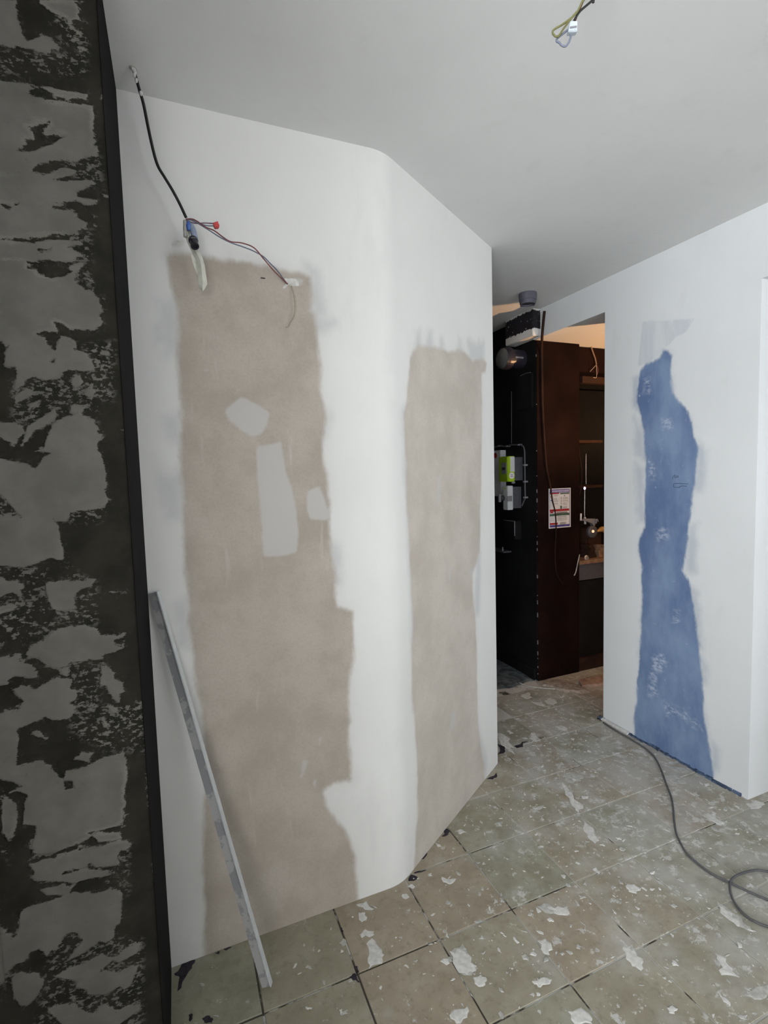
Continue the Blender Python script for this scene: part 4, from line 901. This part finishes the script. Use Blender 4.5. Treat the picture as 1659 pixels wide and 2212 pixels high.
# white loose wire on the passage floor
lwp = [onz(x, y, 0.004) for x, y in crop([(215,345),(260,400),(330,465),(420,510),(520,550),(620,575),(760,590),(880,598)], 1040, 1380, 5.53)]
tag(MB().tube(lwp, 0.004, 6).build('loose_wire', 'plaster_thin'), 'pale thin wire lying on the dark passage floor', 'wire')
# dark dust sheet and rubble heap at the foot of the black wall
mb = MB(); P = [onz(x, y)[:2] for x, y in crop([(170,600),(330,590),(430,560),(560,510),(640,500),(520,400),(420,350),(180,220),(120,330)], 1040, 1380, 5.53)]
blob(mb, rough(P, 3, 0.05), 0.004, 0.006)
tag(mb.build('dark_sheet', plain('grey blue dust sheet', (0.10, 0.115, 0.125, 1), 0.9, 0.2, var=0.5, scale=18)), 'crumpled dark dust sheet on the passage floor beside the black wall', 'dust sheet')
mb = MB(); P = [onz(x, y)[:2] for x, y in crop([(650,515),(780,490),(880,490),(1020,515),(1150,550),(1250,600),(1310,640),(1200,660),(1000,640),(860,600),(700,560)], 1040, 1380, 5.53)]
blob(mb, rough(P, 3, 0.08), 0.006, 0.012)
tag(mb.build('dust_heap', plain('pinkish building dust', (0.34, 0.29, 0.25, 1), 0.95, 0.1, var=0.3, scale=30)), 'low heap of pinkish building dust swept against the brown panel', 'dust heap')

# ------------------------------------------------------------------ side room seen through the doorway: shelf unit
YF = YE + 0.05; XA = XT + 0.03
su = empty('shelf_unit', (3.4, 3.3, 0), 'dark stained built in shelf unit beyond the brown panel', 'shelf')
fb = MB().box(XA, 4.3, YF, YF + 0.02, 2.30, 2.535).build('fascia', 'brown', su)
MB().box(XA + 0.03, 4.3, YF - 0.05, YF - 0.001, 2.255, 2.305).build('cornice', 'darkwood', su)
MB().box(XA, XA + 0.02, YF, 3.60, 0.0, 2.30).build('side', 'blackwall', su)
MB().box(XA + 0.02, 4.3, 3.58, 3.60, 0.0, 2.30).build('back', 'blackwall', su)
for q, d in (((1255, 951), 0.26), ((1252, 1049), 0.30)):
    z = ony(*q, YF + 0.2)[2]; MB().box(XA + 0.02, 3.36, YF + 0.19, YF + 0.19 + d, z - 0.022, z).build('shelf', 'darkwood', su)
z = ony(1270, 1208, YF - 0.02)[2]
MB().box(XA - 0.01, 4.2, YF - 0.05, 3.58, z - 0.03, z).build('worktop', 'wood', su)
dr = MB().box(XA, 4.2, YF - 0.03, YF - 0.01, z - 0.16, z - 0.035).build('drawer', 'darkgrey', su)
MB().box(XA, 4.2, YF - 0.02, YF, 0.1, z - 0.17).build('front_panel', 'blackwall', su)
MB().box(XA - 0.01, 4.2, YF - 0.05, YF, 0.0, 0.1).build('plinth', 'darkwood', su)
ZT = z
# loose flex from the fascia
zf = lambda pts, Y: [ony(x, y, Y) for x, y in crop(pts, 1040, 600, 5.53)]
fx = empty('fascia_flex', tuple(zf([(1320, 745)], YF - .02)[0]), 'frayed brown flex with bare ends hanging over the shelf fascia', 'flex')
MB().tube(zf([(1320,745),(1312,820),(1335,900),(1360,970),(1372,1040)], YF - 0.015), 0.0055, 7).build('sheath', 'wood', fx)
MB().tube(zf([(1372,1040),(1340,1075),(1298,1120)], YF - 0.016), 0.0022, 6).build('strand', 'wire_tan', fx)
MB().tube(zf([(1372,1040),(1375,1110),(1372,1190),(1335,1190)], YF - 0.056), 0.0022, 6).build('strand', 'wire_tan', fx)
MB().tube(zf([(1372,1040),(1392,1090),(1385,1155)], YF - 0.018), 0.0022, 6).build('strand', 'wire_red', fx)
# rods, flexes at the side edge
zs = lambda pts, Y: [ony(x, y, Y) for x, y in crop(pts, 1240, 980, 7.9)]
tag(MB().tube(zs([(183,590),(182,800),(180,1000),(182,1080)], YF + 0.16), 0.0045, 7).build('shelf_rod', 'steel'), 'thin metal rod hanging below the middle shelf', 'rod')
tag(MB().tube(zs([(183,1085),(190,1200)], YF + 0.158), 0.009, 8).build('white_tube', 'paper'), 'short white tube at the end of the shelf rod', 'tube')
tag(MB().tube(zs([(118,1020),(116,1140)], YF - 0.01), 0.007, 8).build('white_candle', 'paper'), 'short white stick on the shelf side edge', 'stick')
tag(MB().tube(zs([(205,0),(203,250),(205,480),(207,520)], YF + 0.18), 0.0028, 6).build('shelf_wire', 'steel'), 'thin pale wire running down between the two shelves', 'wire')
o = MB().lathe(zs([(182,590)], YF + 0.15)[0], (0, 0, 1), [(-.012, .003), (-.006, .008), (.006, .008), (.012, .003)], 10).build('shelf_light', 'indicator'); tag(o, 'tiny lit violet indicator under the middle shelf', 'light')
tag(MB().tube(zs([(70,-300),(90,0),(128,250),(125,520),(90,700),(20,770)], YF - 0.014), 0.004, 6).build('side_flex', 'darkwood'), 'dark flex bowing along the edge of the shelf unit', 'flex')
tag(MB().tube(zs([(95,1720),(60,1880),(30,2020),(0,2080)], YF - 0.07), 0.004, 6).build('worktop_flex', 'plaster_thin'), 'pale flex dangling from the corner of the worktop', 'flex')
# clutter on the worktop
bg = empty('machine', tuple(zs([(260, 1500)], YF + .12)[0]), 'dusty dark bench machine with round drum on the worktop', 'machine')
c = zs([(255, 1230)], YF + 0.17)[0]
MB().box(c[0] - .07, c[0] + .10, YF + .12, YF + .26, ZT, c[2] - .02).build('body', 'darkwood', bg, bevel=0.015)
MB().prism(zs([(135,1140),(200,1110),(370,1110),(375,1180),(345,1260),(310,1190),(210,1150)], YF + 0.12), (0, 1, 0), 0.03).build('hood', 'greyplastic', bg)
MB().tube(zs([(375,1190),(378,1135),(395,1125),(410,1160)], YF + .11), 0.006, 7).build('handle', 'greyplastic', bg)
c = zs([(290, 1330)], YF + 0.10)[0]; MB().lathe(c, (0, -1, 0), [(0, .05), (.02, .05), (.028, .04), (.03, .02)], 20).build('drum', 'darkgrey', bg)
MB().lathe(zs([(322,1325)], YF + 0.065)[0], (0, -1, 0), [(0, .012), (.006, .010)], 12).build('glow_button', 'indicator2', bg)
tag(MB().tube(zs([(380,1330),(430,1310),(480,1290),(560,1310)], YF + 0.09), [.006, .014, .024, .026], 10).build('amber_bottle', 'amber'), 'amber bottle lying beside the machine drum', 'bottle')
c = zs([(230, 1580)], YF + .05)[0]
for nm, q, (dx, dz), mt_, lb in (('tool_box', (250, 1600), (.09, .10), 'darkwood', 'dark battered tool box on the worktop before the machine'), ('rag_pile', (440, 1650), (.10, .09), 'wood', 'brown dusty rag pile on the worktop by the wall jamb')):
    c = zs([q], YF + .05)[0]; mb = MB()
    for k in range(5):
        z_ = ZT + dz * k / 5; w_ = dx * (1 - 0.12 * k)
        x_, y_ = c[0] + random.uniform(-.012, .012), YF + .06 + random.uniform(-.008, .008)
        mb.hexa([(x_ - w_ / 2, y_ - .05, z_), (x_ + w_ / 2, y_ - .045, z_), (x_ + w_ / 2, y_ + .05, z_), (x_ - w_ / 2, y_ + .05, z_), (x_ - w_ / 2 + .006, y_ - .045, z_ + dz / 5), (x_ + w_ / 2 - .004, y_ - .04, z_ + dz / 5 + .004), (x_ + w_ / 2, y_ + .05, z_ + dz / 5), (x_ - w_ / 2, y_ + .05, z_ + dz / 5)])
    tag(mb.build(nm, mt_), lb, 'tool box' if nm == 'tool_box' else 'rags')
c = zs([(205, 1750)], YF - .02)[0]
tag(MB().lathe((c[0], YF - 0.02, ZT + 0.012), (0, -1, 0.2), [(0, .012), (.002, .02), (.008, .022), (.012, .014), (.012, .008), (0, .008)], 18).build('metal_ring', 'steel'), 'small metal ring lying on the front edge of the worktop', 'ring')
# plank and orange board on the side room floor
a = [onz(x, y, 0.0)[:2] for x, y in crop([(1165,520),(1450,465),(1460,560),(1200,590)], 1040, 1380, 5.53)]
tag(MB().hexa([(p[0], p[1], 0.001) for p in a] + [(p[0], p[1], 0.022) for p in a]).build('floor_plank', plain('dusty pinkish plank', (0.36, 0.25, 0.20, 1), 0.85, 0.2, var=0.3, scale=16)), 'dusty pinkish plank lying on the floor before the shelf plinth', 'plank')

# warm work lamp standing in the side room, out of sight behind the right wall
wl_ = empty('work_lamp', (3.5, 1.85, 0), 'warm work lamp on a thin stand in the side room', 'lamp')
MB().lathe((3.5, 1.85, 0), (0, 0, 1), [(0, .12), (.012, .12), (.02, .02), (.03, .012)], 20).build('base', 'blackplastic', wl_)
MB().lathe((3.5, 1.85, 0.02), (0, 0, 1), [(0, .01), (1.09, .01), (1.10, .02), (1.13, .02)], 12).build('pole', 'steel', wl_)
MB().lathe((3.5, 1.85, 1.15), (0, 0, 1), [(0, .012), (.02, .02), (.05, .03), (.075, .024), (.09, .004)], 16).build('bulb', 'bulb', wl_)
MB().lathe((3.5, 1.85, 1.15), (0, 0, 1), [(0.0, .013), (.02, .05), (.06, .10), (.17, .13), (.172, .128), (.062, .097), (.022, .047), (.003, .013)], 28).build('reflector', 'blackplastic', wl_)
pl_ = bpy.data.lights.new('work_lamp_light', 'POINT'); pl_.energy = 130; pl_.color = (1.0, 0.56, 0.27); pl_.shadow_soft_size = 0.02
po = bpy.data.objects.new('work_lamp_light', pl_); COL.objects.link(po); po.location = (3.5, 1.85, 1.29)
